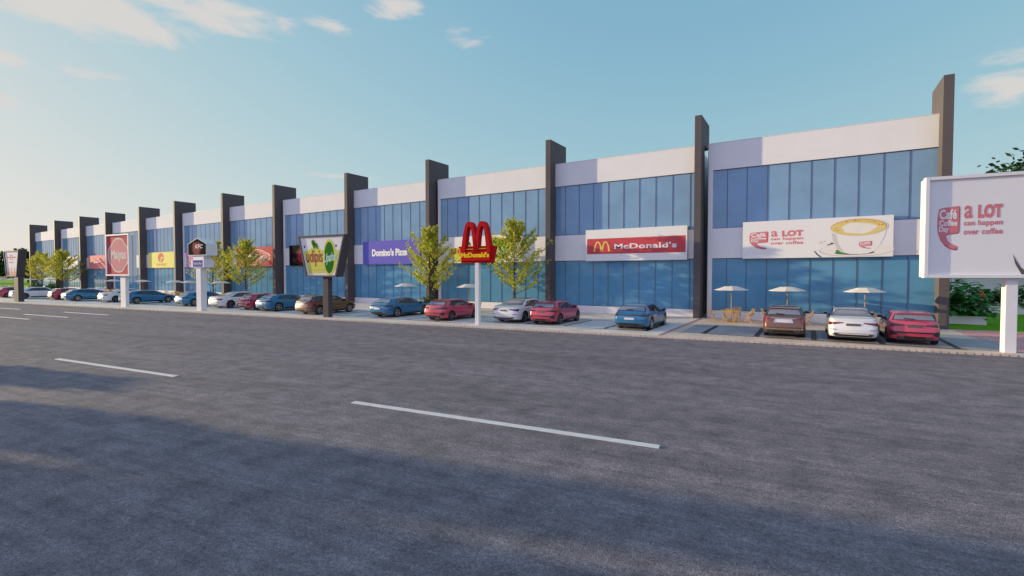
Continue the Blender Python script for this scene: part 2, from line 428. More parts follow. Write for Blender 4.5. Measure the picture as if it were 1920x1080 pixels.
# kerb: a stone band with toothed front edge
mb = MB(); u = -160.0
mb.box((-160, 25.17, ROADZ - .1), (50, 25.42, .012))
while u < 50:
    st = .26 if u > -45 else .6
    mb.box((u, 25.115, ROADZ - .1), (u + st * .72, 25.168, .006)); u += st
kb = struct(mb.build('kerb', mat='kerb')); kb.rotation_euler = (0, 0, PH)
# lane markings: thick thermoplastic bars
def bar_uv(u0, u1, v0, wd=.16):
    mb = MB(); mb.box((-(u1 - u0) / 2, -wd / 2, 0), ((u1 - u0) / 2, wd / 2, .02))
    o = mb.build('lane_marking', mat='line_white', bevel=.004); o.location = uv((u0 + u1) / 2, v0, ROADZ); o.rotation_euler = (0, 0, PH); return struct(o)
for k in range(-3, 2): bar_uv(-9.0 + 14.55 * k + .35, -1.65 + 14.55 * k + .35, 9.14)
for k in range(-2, 1):
    for u0, v0 in ((-50.6 - 1.8, 16.5), (-52.0 + .2, 18.45), (-51.8 + .2, 20.9)): bar_uv(u0 + k * 14.6, u0 + 6.8 + k * 14.6, v0)

# ------------------------------------------------------------------ the shop row
FX = [6.3, -7.03, -18.89, -32.1, -43.92, -57.31, -69.25, -82.75, -94.69, -108.15, -120.09, -133.58, -149.09]
FW = .46
ZB, Z1, Z2, Z3, ZT, ZF = .55, 4.27, 6.39, 10.53, 12.42, 14.31
YF, YW, YG = 36.17, 37.1, 37.2
unit_label = [
    'white shop unit with blue glass behind the cream coffee cup sign, rightmost of the row',
    'white shop unit carrying the long red striped sign with yellow arches',
    'white shop unit behind the round yellow tree and the tall red arch sign',
    'white shop unit carrying the violet pizza sign',
    'white shop unit carrying the black sign, behind the dark trapezoid roadside sign',
    'white shop unit carrying the red badge sign behind two yellow-green trees',
    'white shop unit behind the house-shaped roadside sign on a white post',
    'white shop unit carrying the yellow sign with a red disc',
    'white shop unit behind the tall red badge roadside sign',
    'white shop unit carrying the pink sign',
    'white shop unit with the white sign half hidden by a yellow tree',
    'farthest white shop unit at the left end of the row']
def fin(x, par, wid=FW):
    mb = MB(); mb.prism([(YF, 0), (37.45, 0), (37.45, ZT + .04), (39.2, ZT + .04), (39.2, ZF), (YF, ZF)], 'x', x, x + wid)
    return mb.build('fin_wall', par, 'fin', bevel=.012)
def window(par, x0, x1, z0, z1, mat, ph):
    mb = MB(); mb.box((x0, YG, z0), (x1, YG + .03, z1)); g = mb.build('window', par, mat)
    mb = MB(); xs = []; x = ph
    while x < x1 - .08:
        if x > x0 + .08: xs.append(x)
        x += 1.252
    for x in xs: mb.box((x - .016, YG - .025, z0), (x + .016, YG - .002, z1))
    mb.box((x0, YG - .03, z1 - .045), (x1, YG - .004, z1)); mb.box((x0, YG - .03, z0), (x1, YG - .004, z0 + .04))
    mb.build('mullion', g, 'mullion')
for i in range(12):
    xl, xr = FX[i + 1] + FW, FX[i]
    jamb = i % 2 == 0
    u = thing('shop_unit', unit_label[i], 'shop building', ((xl + xr) / 2, 37.1, 0), 0, 'shop units of the white terrace')
    off = Vector(u.location)
    def loc(o): 
        o.location = -off
        return o
    xg = xl + (.63 if jamb else 0); xw = xl + (.33 if jamb else 0)
    mb = MB()
    mb.box((xw, YW, Z3), (xr, 37.6, ZT)); mb.box((xw, YW, Z1), (xr, 37.6, Z2)); mb.box((xw, YW, 0), (xr, 37.6, ZB))
    if jamb:
        mb.box((xw, YW, ZB), (xg, 37.6, Z1)); mb.box((xw, YW, Z2), (xg, 37.6, Z3)); mb.box((xl, 38.8, 0), (xw, 39.0, ZT))
    mb.box((xw, 37.601, ZT - .25), (xw + .2, 51, ZT)); mb.box((xr - .2, 37.601, ZT - .25), (xr, 51, ZT))
    loc(mb.build('wall', u, 'white_wall'))
    mb = MB(); mb.box((xw, 37.61, 12.0), (xr, 51, 12.12)); loc(mb.build('roof', u, 'white_wall'))
    mb = MB(); mb.box((xw, 50.9, 0), (xr, 51, 11.99)); mb.box((xw + .001, 37.62, 0), (xw + .15, 50.89, 11.99)); mb.box((xr - .15, 37.62, 0), (xr - .001, 50.89, 11.99)); loc(mb.build('rear_wall', u, 'white_wall'))
    mb = MB(); mb.box((xw, YW - .02, ZT + .001), (xr, 37.62, ZT + .028)); loc(mb.build('coping', u, 'white_metal'))
    ph = xr - 1.252 * 9 - 1.27 if jamb else xr - .47 - 1.252 * 8
    g0 = len(u.children)
    window(u, xg, xr, Z2, Z3, 'glass', ph); window(u, xg, xr, ZB, Z1, 'glass_low', ph)
    for ch in u.children:
        if ch.name.startswith('window'): ch.location = -off
    loc(fin(FX[i + 1], u))
    if i == 0: loc(fin(FX[0], u, .47))

# ground finishes along the row, one strip per unit
bay_front = [26.85, 26.35, 24.5, 23.9, 23.6, 23.3, 22.7, 21.9, 21.3, 20.2, 19.4, 18.4]
for i in range(12):
    xl, xr = FX[i + 1] + .55, FX[i] + (.45 if i else 1.0)
    y0 = bay_front[i]; y1 = y0 + 4.65
    if i: 
        sheet('paving', [(xl, kerb_y(xl) + .28), (xr, kerb_y(xr) + .28), (xr, 36.1), (xl, 36.1)], .004, 'pave_pale')
    sheet('parking_bay', [(xl + (.05 if i else .6), y0), (xr, y0), (xr, y1), (xl + (.05 if i else .6), y1)], .008, 'pave_light' if i else 'pave_grey')
    mb = MB(); mb.mat('line_black')
    x0, x1 = xl + .3, xr - .35
    if i == 0: seps = [-4.7, -2.22, .25, 2.85, 5.38]; x0, x1 = -4.8, 5.6
    elif i == 1: seps = [-17.6, -15.1, -12.55, -10.0, -7.6]; x0, x1 = -18.2, -7.4
    else:
        n = int((x1 - x0) / 2.55); seps = [x0 + 2.55 * k for k in range(n + 1)]
    hw = .12 if i == 0 else .085
    for s_ in seps: mb.poly([(s_ - hw, y0 + .07, .012), (s_ + hw, y0 + .07, .012), (s_ + hw, y1 - .07, .012), (s_ - hw, y1 - .07, .012)])
    for ya in (y0, y1 - .09): mb.poly([(x0, ya, .0162), (x1, ya, .0162), (x1, ya + .09, .0162), (x0, ya + .09, .0162)])
    if i == 0:
        mb.mat('line_yellow'); mb.poly([(x0 + 3.0, y0 - .22, .012), (x1, y0 - .22, .012), (x1, y0 - .12, .012), (x0 + 3.0, y0 - .12, .012)])
    struct(mb.build('parking_marking'))
    if i:
        pass
mb = MB(); mb.poly([(-6.52, kerb_y(-6.6) + .3, .013), (-6.40, kerb_y(-6.4) + .3, .013), (-6.40, 36.1, .013), (-6.52, 36.1, .013)]); struct(mb.build('paving_strip', mat='red_strip'))

# ------------------------------------------------------------------ flat signs on the shop fronts
SY = 36.82
def wall_sign(x0, wid, mat, label, z0=4.2, ht=2.5, name='wall_sign'):
    t = thing(name, label, 'shop sign', (x0, SY, z0), 0, 'flat signs on the shop fronts')
    mb = MB(); mb.box((0, 0, 0), (wid, .275, ht)); mb.build('board', t, mat, bevel=.01); return t
def super_arch(cx, z0, rx, h, n=28, p=2.8):
    us = [-math.cos(math.pi * k / n) for k in range(n + 1)]
    return [(cx + rx * u, z0 + h * (1 - abs(u) ** p)) for u in us]

def coffee_logo(mb, x, z, sx, sz, y, dark=True):
    """red speech-mark emblem with three lines of lettering; x,z is its top left, sx,sz its size"""
    P = lambda a, b: (x + a * sx, z - b * sz)
    mb.mat('logo_red_dark')
    body = [P(.06, .06), P(.2, .035), P(.95, .0), P(1.0, .05), P(.99, .56), P(.94, .62), P(.45, .64), P(.40, .68), P(.5, .80), P(.7, .89), P(.93, .93), P(.9, .985), P(.84, 1.0), P(.6, .97), P(.35, .89), P(.15, .76), P(.03, .60), P(.0, .45), P(.0, .25)]
    if dark:
        mb.flat([(a + .015 * sx, b - .012 * sz) for a, b in body], y)
    mb.mat('logo_red'); mb.flat([(x + .5 * sx + (a - x - .5 * sx) * .97, z - .5 * sz + (b - z + .5 * sz) * .97) for a, b in body], y - .003)
    text(mb, 'Café', *P(.10, .30), .78 * sx, .22 * sz, y - .006, 'white_print', bold=.03)
    text(mb, 'Coffee', *P(.10, .455), .80 * sx, .135 * sz, y - .006, 'white_print', bold=.03)
    text(mb, 'Day', *P(.10, .62), .43 * sx, .155 * sz, y - .006, 'white_print', bold=.03)

t = wall_sign(-3.93, 8.22, 'white_print', 'cream wall sign with a large coffee cup picture and red slogan')
mb = MB(); coffee_logo(mb, .40, 1.82, 1.14, 1.2, -.004); mb.ell(.5, .72, .03, .03, -.004, 10); mb.build('emblem', t)
mb = MB()
text(mb, 'a', 1.72, 1.43, .40, .38, -.004, 'logo_red', bold=.02); text(mb, 'LOT', 2.36, 1.42, 1.22, .40, -.004, 'logo_red', bold=.07, space=1.08); mb.build('slogan_lettering', t); mb = MB()
text(mb, 'can happen', 1.70, 1.14, 1.88, .25, -.004, 'logo_red', bold=.034, space=1.08); mb.build('slogan_lettering', t); mb = MB()
text(mb, 'over coffee', 1.70, .90, 1.88, .215, -.004, 'logo_red', bold=.034, space=1.08)
mb.build('slogan_lettering', t)
mb = MB()
mb.mat('cup_shade'); mb.ell(6.35, .42, 1.9, .40, -.004, 40)
mb.mat('foam'); mb.ell(6.40, .45, 1.86, .375, -.006, 40)
mb.mat('saucer_line'); mb.flat([(4.15, .45), (4.3, .2), (4.5, .02), (4.62, .02), (4.4, .2), (4.24, .4)], -.008)
mb.ell(6.3, .27, 1.02, .13, -.008, 32)
mb.mat('mid_green'); mb.ell(5.62, .33, .3, .12, -.0085, 16, -.3)
mb.mat('white_print'); mb.flat([(5.05, 1.85), (5.08, 1.4), (5.2, .95), (5.4, .5), (5.65, .3), (6.1, .19), (6.6, .17), (7.0, .21), (7.3, .36), (7.55, .7), (7.78, 1.2), (7.92, 1.85)], -.010)
mb.mat('cup_shade'); mb.flat([(5.1, 1.55), (5.2, .98), (5.42, .5), (5.66, .31), (5.8, .27), (5.6, .6), (5.42, 1.0), (5.36, 1.42)], -.012)
mb.mat('foam'); mb.ell(6.48, 1.84, 1.47, .55, -.014, 44)
mb.mat('coffee_brown'); mb.ell(6.48, 1.84, 1.42, .515, -.017, 44)
mb.mat('coffee_yellow'); mb.ell(6.47, 1.82, 1.38, .475, -.020, 44)
mb.mat('foam'); mb.flat([(6.48 + (.86 + .07 * math.sin(3 * a + 1) + .04 * math.sin(7 * a)) * math.cos(a), 1.78 + (.34 + .03 * math.sin(4 * a)) * math.sin(a)) for a in [2 * math.pi * k / 48 for k in range(48)]], -.023)
mb.mat('coffee_brown')
for k in range(26):
    a = rng.uniform(.1, 3.6); rr = rng.uniform(.8, .97); mb.ell(6.47 + 1.36 * rr * math.cos(a), 1.82 + .47 * rr * math.sin(a), rng.uniform(.02, .07), rng.uniform(.012, .03), -.026, 8, rng.uniform(-.6, .6))
mb.mat('bean')
for a, b in ((5.0, .80), (5.08, .84), (4.92, .79), (5.18, .87), (5.12, .9)): mb.ell(a, b, .06, .028, -.008, 10, .3)
mb.mat('coffee_brown')
for a, b in ((4.55, 1.0), (4.62, .93), (4.75, 1.02), (4.5, .92)): mb.ell(a, b, .05, .018, -.008, 8, .2)
coffee_logo(mb, 6.52, .97, .66, .47, -.014); mb.build('coffee_cup_print', t)

t = wall_sign(-15.54, 7.94, 'white_print', 'white wall sign with a red band, yellow arches and white lettering')
mb = MB(); mb.mat('sign_red'); mb.flat([(.13, .55), (7.83, .55), (7.83, 1.78), (.13, 1.78)], -.004); mb.build('red_band', t)
mb = MB(); mb.mat('arch_yellow')
for cx in (1.05, 1.70): mb.strip(super_arch(cx, .75, .37, .80), super_arch(cx, .75, .23, .69), -.008)
mb.build('emblem', t)
mb = MB(); text(mb, "McDonald's", 2.42, .92, 4.78, .42, -.008, 'white_print', bold=.03, space=1.06); mb.build('lettering', t)

def leaf_pair(mb, x, z, s, y, m1='leaf_green', m2='lime'):
    for dx, k, rot in ((-.12, 1.0, .25), (.16, .8, -.55)):
        for mm, g, yy in ((m2, 1.25, y), (m1, 1.0, y - .002)):
            mb.mat(mm); pts = []
            for i in range(17):
                a = 2 * math.pi * i / 16; px = .13 * g * math.sin(a) * abs(math.sin(a / 2)) * s * 1.5; pz = (.5 - .5 * math.cos(a)) * .62 * k * s * (1.06 if g > 1 else 1)
                pts.append((x + dx * s + px * math.cos(rot) + pz * -math.sin(rot) * -1 * (-1 if dx < 0 else 1), z + pz * math.cos(rot)))
            mb.flat(pts[:-1], yy)
t = wall_sign(-29.75, 8.23, 'white_print', 'white and lime wall sign with a green oval behind the red arch sign')
mb = MB(); mb.mat('lime'); mb.flat([(0.02, .62), (0.02, 1.42), (1.6, 1.5), (3.4, 1.62), (4.6, 1.5), (4.6, .4), (4.0, .1), (1.2, .1), (.7, .5)], -.004)
mb.ell(5.75, 1.28, 1.42, 1.02, -.005, 40); mb.mat('leaf_green'); mb.ell(5.75, 1.26, 1.16, .86, -.008, 40); mb.build('lime_backing', t)
mb = MB(); leaf_pair(mb, 2.45, 1.55, 1.1, -.009); mb.build('leaf_emblem', t)
mb = MB(); text(mb, 'udipis', .28, .62, 3.6, 1.0, -.010, 'brick_letter', bold=.02); mb.build('lettering', t)
mb = MB(); text(mb, 'Upahar', 4.3, .6, 3.0, .78, -.012, 'script_green', shear=.35, bold=.03); mb.build('script_lettering', t)
mb = MB(); text(mb, 'TM', 7.35, 1.82, .5, .16, -.008, 'text_black', bold=.02); mb.build('trade_mark', t)

t = wall_sign(-41.75, 8.3, 'violet', 'violet wall sign with white pizza shop lettering')
mb = MB(); text(mb, "Domino's Pizza", 1.42, .86, 5.16, .80, -.006, 'white_print', bold=.055); mb.build('lettering', t)

t = wall_sign(-54.95, 8.25, 'sign_black', 'black wall sign with a red glow and white letters behind the trapezoid sign')
mb = MB()
for k, (mm, g) in enumerate((('glow_rim', .95), ('glow_red', .7))): mb.mat(mm); mb.ell(2.6, 1.15, 1.35 * g, 1.12 * g, -.004 - .003 * k, 32)
mb.build('red_glow', t)
mb = MB(); text(mb, 'KFC', 2.6, 1.0, 2.2, .8, -.010, 'white_print', shear=.2, bold=.03); mb.build('lettering', t)

def badge(mb, cx, cz, rx, rz, y, rim=.075, tall=True):
    def ring(k):
        pts = []
        for i in range(72):
            a = 2 * math.pi * i / 72
            f = 1 - .085 * max(0, math.cos(4 * a + math.pi)) ** 1.5
            pts.append((cx + rx * k * f * math.cos(a), cz + rz * k * f * math.sin(a)))
        return pts
    mb.mat('cream'); mb.flat(ring(1.0), y)
    mb.mat('pink_pale'); mb.flat(ring(1 - rim), y - .003)
t = wall_sign(-66.6, 8.2, 'sign_red', 'red wall sign with a cream outlined badge behind a yellow-green tree')
mb = MB(); badge(mb, 4.2, 1.2, 3.5, 1.05, -.004, .07); mb.build('badge', t)
mb = MB(); text(mb, 'Maiyas', 2.0, .72, 4.6, .85, -.011, 'cream', shear=.25, bold=.02); mb.build('lettering', t)

t = wall_sign(-80.4, 8.2, 'purple_pink', 'mauve and orange wall sign behind the house-shaped roadside sign')
mb = MB(); mb.mat('cream'); mb.flat([(2.6, 1.3), (7.9, 1.3), (7.9, 2.35), (2.6, 2.35)], -.004); mb.mat('orange_print'); mb.flat([(1.2, .12), (7.9, .12), (7.9, .95), (2.9, .95)], -.004); mb.mat('coffee_yellow'); mb.ell(3.6, 1.1, .7, .42, -.007, 20); mb.build('coloured_print', t)

t = wall_sign(-92.85, 8.7, 'yellow_board', 'yellow wall sign with a red disc and red lettering')
mb = MB(); mb.mat('chai_red'); mb.ell(4.35, 1.62, 1.02, .76, -.004, 36)
mb.mat('yellow_board'); mb.flat([(4.3, 1.75), (5.4, 1.66), (5.38, 1.52), (4.62, 1.5), (4.45, .98), (4.05, 1.0), (4.3, 1.4)], -.008); mb.build('emblem', t)
mb = MB(); text(mb, 'CHAI POINT', 2.75, .34, 3.5, .36, -.004, 'chai_red', bold=.02); mb.build('lettering', t)

t = wall_sign(-117.65, 8.2, 'rose', 'pink wall sign left of the tall red badge roadside sign')
mb = MB(); mb.mat('cream'); mb.ell(3.6, 1.2, 1.35, .09, -.004, 20); mb.ell(2.6, 1.1, .5, .12, -.005, 12); mb.ell(3.2, 1.5, .4, .06, -.004, 12); mb.build('pale_emblem', t)
t = wall_sign(-131.2, 8.0, 'white_print', 'white wall sign with an orange smudge logo above the yellow tree')
mb = MB(); mb.mat('orange_print'); mb.ell(4.0, 2.0, 1.5, .32, -.004, 24); mb.mat('coffee_yellow'); mb.ell(4.6, 2.05, .6, .18, -.007, 16); mb.build('orange_emblem', t)
t = wall_sign(-145.0, 8.6, 'rose', 'faint pink wall sign at the far left end of the shop row')
mb = MB(); mb.mat('cream'); mb.ell(4.3, 1.2, 1.8, .45, -.004, 24); mb.build('pale_emblem', t)

# ------------------------------------------------------------------ roadside pylon signs (parallel to the road)
def pylon(u, v_, label): return thing('roadside_sign', label, 'roadside sign', uv(u, v_, 0), PH, 'tall signs along the kerb')
def post(t, wx, wy, z1, mat, z0=0.0, bev=.015):
    mb = MB(); mb.box((-wx / 2, -wy / 2, z0), (wx / 2, wy / 2, z1)); return mb.build('post', t, mat, bevel=bev)

# right: coffee billboard  (local origin = post foot; panel u 6.9..12.2)
t = pylon(9.6, 25.85, 'white billboard with red coffee emblem and slogan on a white post, at the right edge')
X0 = 6.9 - 9.6; W_ = 5.35; H0 = 2.97; H1 = 7.1; YB = -.45
mb = MB(); mb.box((-.06, -.19, 0), (.30, .19, H0)); mb.build('post', t, 'white_metal', bevel=.012)
mb = MB(); mb.mat('white_metal')
mb.box((X0 + .13, YB + .003, H0), (X0 + W_ - .13, YB + .34, H0 + .13)); mb.box((X0 + .13, YB + .003, H1 - .13), (X0 + W_ - .13, YB + .34, H1))
mb.box((X0, YB, H0), (X0 + .13, YB + .34, H1)); mb.box((X0 + W_ - .13, YB, H0), (X0 + W_, YB + .34, H1)); mb.build('frame', t, bevel=.006)
mb = MB(); mb.box((X0 + .06, YB + .36, H0 + .03), (X0 + W_ - .06, YB + .86, H1 - .03)); mb.build('rear_box', t, 'white_metal', bevel=.01)
mb = MB(); mb.box((X0 + .12, YB + .10, H0 + .12), (X0 + W_ - .12, YB + .2, H1 - .12)); fc = mb.build('panel', t, 'white_print')
mb = MB(); coffee_logo(mb, X0 + .41, H0 + 2.93, .71, 1.80, YB + .095); mb.ell(X0 + .46, H0 + 1.28, .025, .04, YB + .095, 8); mb.build('emblem', t)
mb = MB(); text(mb, 'a', X0 + 1.26, H0 + 2.39, .26, .52, YB + .094, 'logo_red', bold=.02); text(mb, 'LOT', X0 + 1.68, H0 + 2.38, .74, .55, YB + .094, 'logo_red', bold=.07, space=1.08); mb.build('slogan_lettering', t); mb = MB()
text(mb, 'can happen', X0 + 1.25, H0 + 2.04, 1.18, .28, YB + .094, 'logo_red', bold=.034, space=1.08); mb.build('slogan_lettering', t); mb = MB(); text(mb, 'over coffee', X0 + 1.25, H0 + 1.74, 1.18, .24, YB + .094, 'logo_red', bold=.034, space=1.08); mb.build('slogan_lettering', t)
mb = MB(); mb.mat('saucer_line'); mb.flat([(X0 + 2.75, H0 + .95), (X0 + 2.83, H0 + .55), (X0 + 3.02, H0 + .14), (X0 + 3.3, H0 + .14), (X0 + 3.0, H0 + .4), (X0 + 2.85, H0 + .7)], YB + .094)
mb.mat('cup_shade'); mb.ell(X0 + 4.4, H0 + .9, .8, .7, YB + .094, 28); mb.mat('white_print'); mb.ell(X0 + 4.45, H0 + .95, .76, .66, YB + .09, 28); mb.mat('coffee_yellow'); mb.ell(X0 + 4.45, H0 + 1.5, .7, .28, YB + .086, 28); mb.mat('foam'); mb.ell(X0 + 4.45, H0 + 1.5, .45, .17, YB + .082, 24); mb.build('coffee_cup_print', t)

# red arches
t = pylon(-14.62, 26.15, 'red double-arch sign with yellow lettering on a slim white post')
post(t, .26, .26, 3.84, 'white_metal')
XO = -15.95 + 14.62; Z0 = 3.83; Y0 = -.25
mb = MB(); mb.prism([(XO + .2, Z0), (XO + 2.3, Z0), (XO + 2.52, Z0 + 1.02), (XO + .02, Z0 + 1.02)], 'y', Y0 + .12, Y0 + .62); mb.build('sign_box', t, 'pylon_red', bevel=.01)
mb = MB(); mb.prism([(XO + .30, Z0 + .12), (XO + 2.28, Z0 + .12), (XO + 2.36, Z0 + .70), (XO + .22, Z0 + .70)], 'y', Y0, Y0 + .115); mb.build('front_panel', t, 'pylon_red', bevel=.01)
mb = MB()
for cx in (XO + .87, XO + 1.76): mb.strip(super_arch(cx, Z0 + .62, .585, 1.90), super_arch(cx, Z0 + .62, .30, 1.60), Y0 - .03, Y0 + .40)
mb.build('arch', t, 'pylon_red', weld=True, smooth=35)
mb = MB(); mb.mat('pylon_yellow')
mb.bar((XO + .12, Y0 + .10, Z0 + .90), (XO + .22, Y0 + .10, Z0 + .1), .05); mb.bar((XO + .62, Y0 + .10, Z0 + .84), (XO + 1.12, Y0 + .10, Z0 + .84), .05); mb.bar((XO + 1.5, Y0 + .10, Z0 + .86), (XO + 2.02, Y0 + .10, Z0 + .86), .05); mb.build('yellow_trim', t)
mb = MB(); text(mb, "McDonald's", XO + .29, Z0 + .32, 1.97, .31, Y0 - .03, 'pylon_yellow', bold=.05, extrude=.032); mb.build('lettering', t)

# trapezoid sign boxes (dark): lime one and far pink one
def trapezoid(t, x0t, x1t, x0b, x1b, z0, z1, yf, d, rim):
    mb = MB(); mb.mat('sign_dark')
    def P(a, b, k):  # inset k
        f = lambda z: (x0b + (x0t - x0b) * (z - z0) / (z1 - z0), x1b + (x1t - x1b) * (z - z0) / (z1 - z0))
        return [(f(z0 + k)[0] + k, z0 + k), (f(z0 + k)[1] - k, z0 + k), (f(z1 - k)[1] - k, z1 - k), (f(z1 - k)[0] + k, z1 - k)]
    o = P(0, 0, 0); n_ = P(0, 0, rim)
    mb.strip(o, n_, yf, yf + d * .62, closed=True)
    mb.build('frame', t, weld=True)
    mb = MB(); mb.prism(n_, 'y', yf + .08, yf + d * .55); mb.build('panel', t, 'white_print')
    mb = MB(); k = .0; mb.prism([(a * .985 + .0, b) for a, b in P(0, 0, .02)], 'y', yf + d * .62 + .004, yf + d); mb.build('rear_box', t, 'sign_dark', bevel=.01)
    return n_
t = pylon(-27.2, 26.25, 'dark trapezoid roadside sign with lime face and green oval')
post(t, .52, .4, 2.95, 'sign_dark')
XO = -29.8 + 27.2; Z0 = 2.93; YF_ = -.35
trapezoid(t, XO, XO + 4.6, XO + .8, XO + 3.75, Z0, Z0 + 3.03, YF_, .78, .12)
yp = YF_ + .076
mb = MB(); mb.mat('lime'); mb.flat([(XO + .52, Z0 + 1.9), (XO + 1.0, Z0 + 1.92), (XO + 1.3, Z0 + 2.15), (XO + 1.9, Z0 + 2.2), (XO + 2.3, Z0 + 1.95), (XO + 2.7, Z0 + 1.85), (XO + 3.6, Z0 + 1.9), (XO + 4.05, Z0 + 1.95), (XO + 3.62, Z0 + .45), (XO + 3.3, Z0 + .3), (XO + 1.05, Z0 + .25), (XO + .95, Z0 + .65)], yp)
mb.ell(XO + 3.07, Z0 + 1.42, .62, 1.30, yp - .003, 40); mb.mat('leaf_green'); mb.ell(XO + 3.06, Z0 + 1.40, .475, 1.13, yp - .006, 40); mb.build('lime_backing', t)
mb = MB(); leaf_pair(mb, XO + 1.78, Z0 + 2.02, 1.15, yp - .008); mb.build('leaf_emblem', t)
mb = MB(); text(mb, 'udipis', XO + .80, Z0 + .78, 1.62, 1.22, yp - .009, 'brick_letter', bold=.015)
mb.build('lettering', t)
mb = MB(); text(mb, 'Upahar', XO + 2.56, Z0 + .82, 1.28, .85, yp - .010, 'script_green', shear=.3, bold=.03, slope=.22)
mb.build('script_lettering', t)
mb = MB(); text(mb, 'simple. tasty. healthy', XO + 1.15, Z0 + .44, 1.5, .15, yp - .009, 'coffee_yellow', bold=.02)
mb.build('slogan_lettering', t)
for a_ in (3.72, .62): mb = MB(); mb.mat('text_black'); mb.ell(XO + a_, Z0 + 2.23, .065, .1, yp - .004, 12); mb.build('fixing', t)

t = pylon(-74.9, 26.25, 'dark trapezoid roadside sign with pale pink face, leftmost of the signs')
post(t, 1.0, .5, 2.95, 'sign_dark')
XO = -77.6 + 74.9; Z0 = 2.9; YF_ = -.35
trapezoid(t, XO, XO + 3.7, XO + .6, XO + 3.05, Z0, Z0 + 2.95, YF_, .78, .1)
yp = YF_ + .076
mb = MB(); mb.mat('pink_print'); mb.flat([(XO + .75, Z0 + .12), (XO + 2.9, Z0 + .12), (XO + 3.0, Z0 + .55), (XO + .72, Z0 + .55)], yp)
mb.mat('orange_print')
for a in (.98, 1.62, 2.35): mb.flat([(XO + a, Z0 + .16), (XO + a + .3, Z0 + .16), (XO + a + .22, Z0 + 1.0), (XO + a + .08, Z0 + 1.0)], yp - .003)
mb.mat('maroon_red'); mb.flat([(XO + .7, Z0 + 2.12), (XO + 1.3, Z0 + 2.12), (XO + 1.3, Z0 + 2.24), (XO + .7, Z0 + 2.24)], yp); mb.flat([(XO + 2.2, Z0 + 2.12), (XO + 2.9, Z0 + 2.12), (XO + 2.9, Z0 + 2.24), (XO + 2.2, Z0 + 2.24)], yp)
for a in (1.42, 1.88): mb.flat([(XO + a, Z0 + 1.92), (XO + a + .2, Z0 + 1.92), (XO + a + .2, Z0 + 2.46), (XO + a, Z0 + 2.46)], yp)
mb.flat([(XO + 1.1, Z0 + 1.62), (XO + 2.4, Z0 + 1.62), (XO + 2.4, Z0 + 1.68), (XO + 1.1, Z0 + 1.68)], yp); mb.flat([(XO + 1.3, Z0 + 1.52), (XO + 2.2, Z0 + 1.52), (XO + 2.2, Z0 + 1.56), (XO + 1.3, Z0 + 1.56)], yp)
mb.build('printed_emblem', t)

# red badge pylon
t = pylon(-53.4, 26.25, 'tall white framed roadside sign with a red face and cream badge')
post(t, .85, .3, 3.0, 'white_metal')
XO = -55.92 + 53.4; Z0 = 2.99; YF_ = -.35
mb = MB(); o_ = [(XO, Z0), (XO + 3.96, Z0), (XO + 3.96, Z0 + 3.98), (XO, Z0 + 3.98)]; n_ = [(XO + .14, Z0 + .14), (XO + 3.82, Z0 + .14), (XO + 3.82, Z0 + 3.84), (XO + .14, Z0 + 3.84)]
mb.strip(o_, n_, YF_, YF_ + .3, closed=True); mb.build('frame', t, 'white_metal', weld=True)
mb = MB(); mb.prism(n_, 'y', YF_ + .09, YF_ + .28); mb.build('panel', t, 'sign_red')
mb = MB(); mb.box((XO + .1, YF_ + .304, Z0 + .08), (XO + 3.86, YF_ + .38, Z0 + 3.9)); mb.box((XO, YF_ + .384, Z0), (XO + 3.96, YF_ + .66, Z0 + 3.98)); mb.build('rear_box', t, 'white_metal')
mb = MB(); badge(mb, XO + 2.08, Z0 + 1.97, 1.80, 1.66, YF_ + .086, .085); mb.build('badge', t)
mb = MB(); text(mb, 'Maiyas', XO + .82, Z0 + 1.32, 2.58, 1.2, YF_ + .079, 'cream', shear=.12, bold=.03); mb.build('lettering', t)

# house-shaped pylon
t = pylon(-41.75, 26.25, 'white house-shaped roadside sign with black gable face above a small blue box')
post(t, .62, .5, 3.72, 'white_metal')
XO = -42.97 + 41.75; Z0 = 4.72; YF_ = -.35
gable = [(XO, Z0), (XO + 2.5, Z0), (XO + 2.5, Z0 + 1.0), (XO + 1.3, Z0 + 1.5), (XO, Z0 + 1.0)]
mb = MB(); mb.prism(gable, 'y', YF_, YF_ + .95); mb.build('gable_box', t, 'white_metal', bevel=.012)
mb = MB(); mb.mat('sign_black'); mb.flat([(XO + .05, Z0 + .06), (XO + 2.45, Z0 + .06), (XO + 2.45, Z0 + .97), (XO + 1.3, Z0 + 1.44), (XO + .05, Z0 + .97)], YF_ - .004)
mb.mat('glow_rim'); mb.flat([(XO + .62, Z0 + .95), (XO + .80, Z0 + 1.13), (XO + 1.62, Z0 + 1.13), (XO + 1.82, Z0 + .95), (XO + 1.80, Z0 + .5), (XO + 1.6, Z0 + .08), (XO + .82, Z0 + .08), (XO + .58, Z0 + .5)], YF_ - .007); mb.mat('glow_red'); mb.flat([(XO + .76, Z0 + .92), (XO + .9, Z0 + 1.05), (XO + 1.5, Z0 + 1.05), (XO + 1.68, Z0 + .92), (XO + 1.64, Z0 + .5), (XO + 1.46, Z0 + .16), (XO + .95, Z0 + .16), (XO + .78, Z0 + .5)], YF_ - .010); mb.build('black_face', t)
mb = MB(); text(mb, 'KFC', XO + 1.02, Z0 + .60, 1.02, .34, YF_ - .014, 'white_print', shear=.15, bold=.035); mb.build('lettering', t)
mb = MB(); mb.box((XO + .58, YF_ + .1, Z0 - .34), (XO + 1.95, YF_ + .8, Z0 - .002)); mb.build('neck', t, 'white_metal')
mb = MB(); mb.box((XO + .38, YF_ + .02, Z0 - 1.0), (XO + 2.1, YF_ + .9, Z0 - .342)); bx = mb.build('lower_box', t, 'white_metal', bevel=.01)
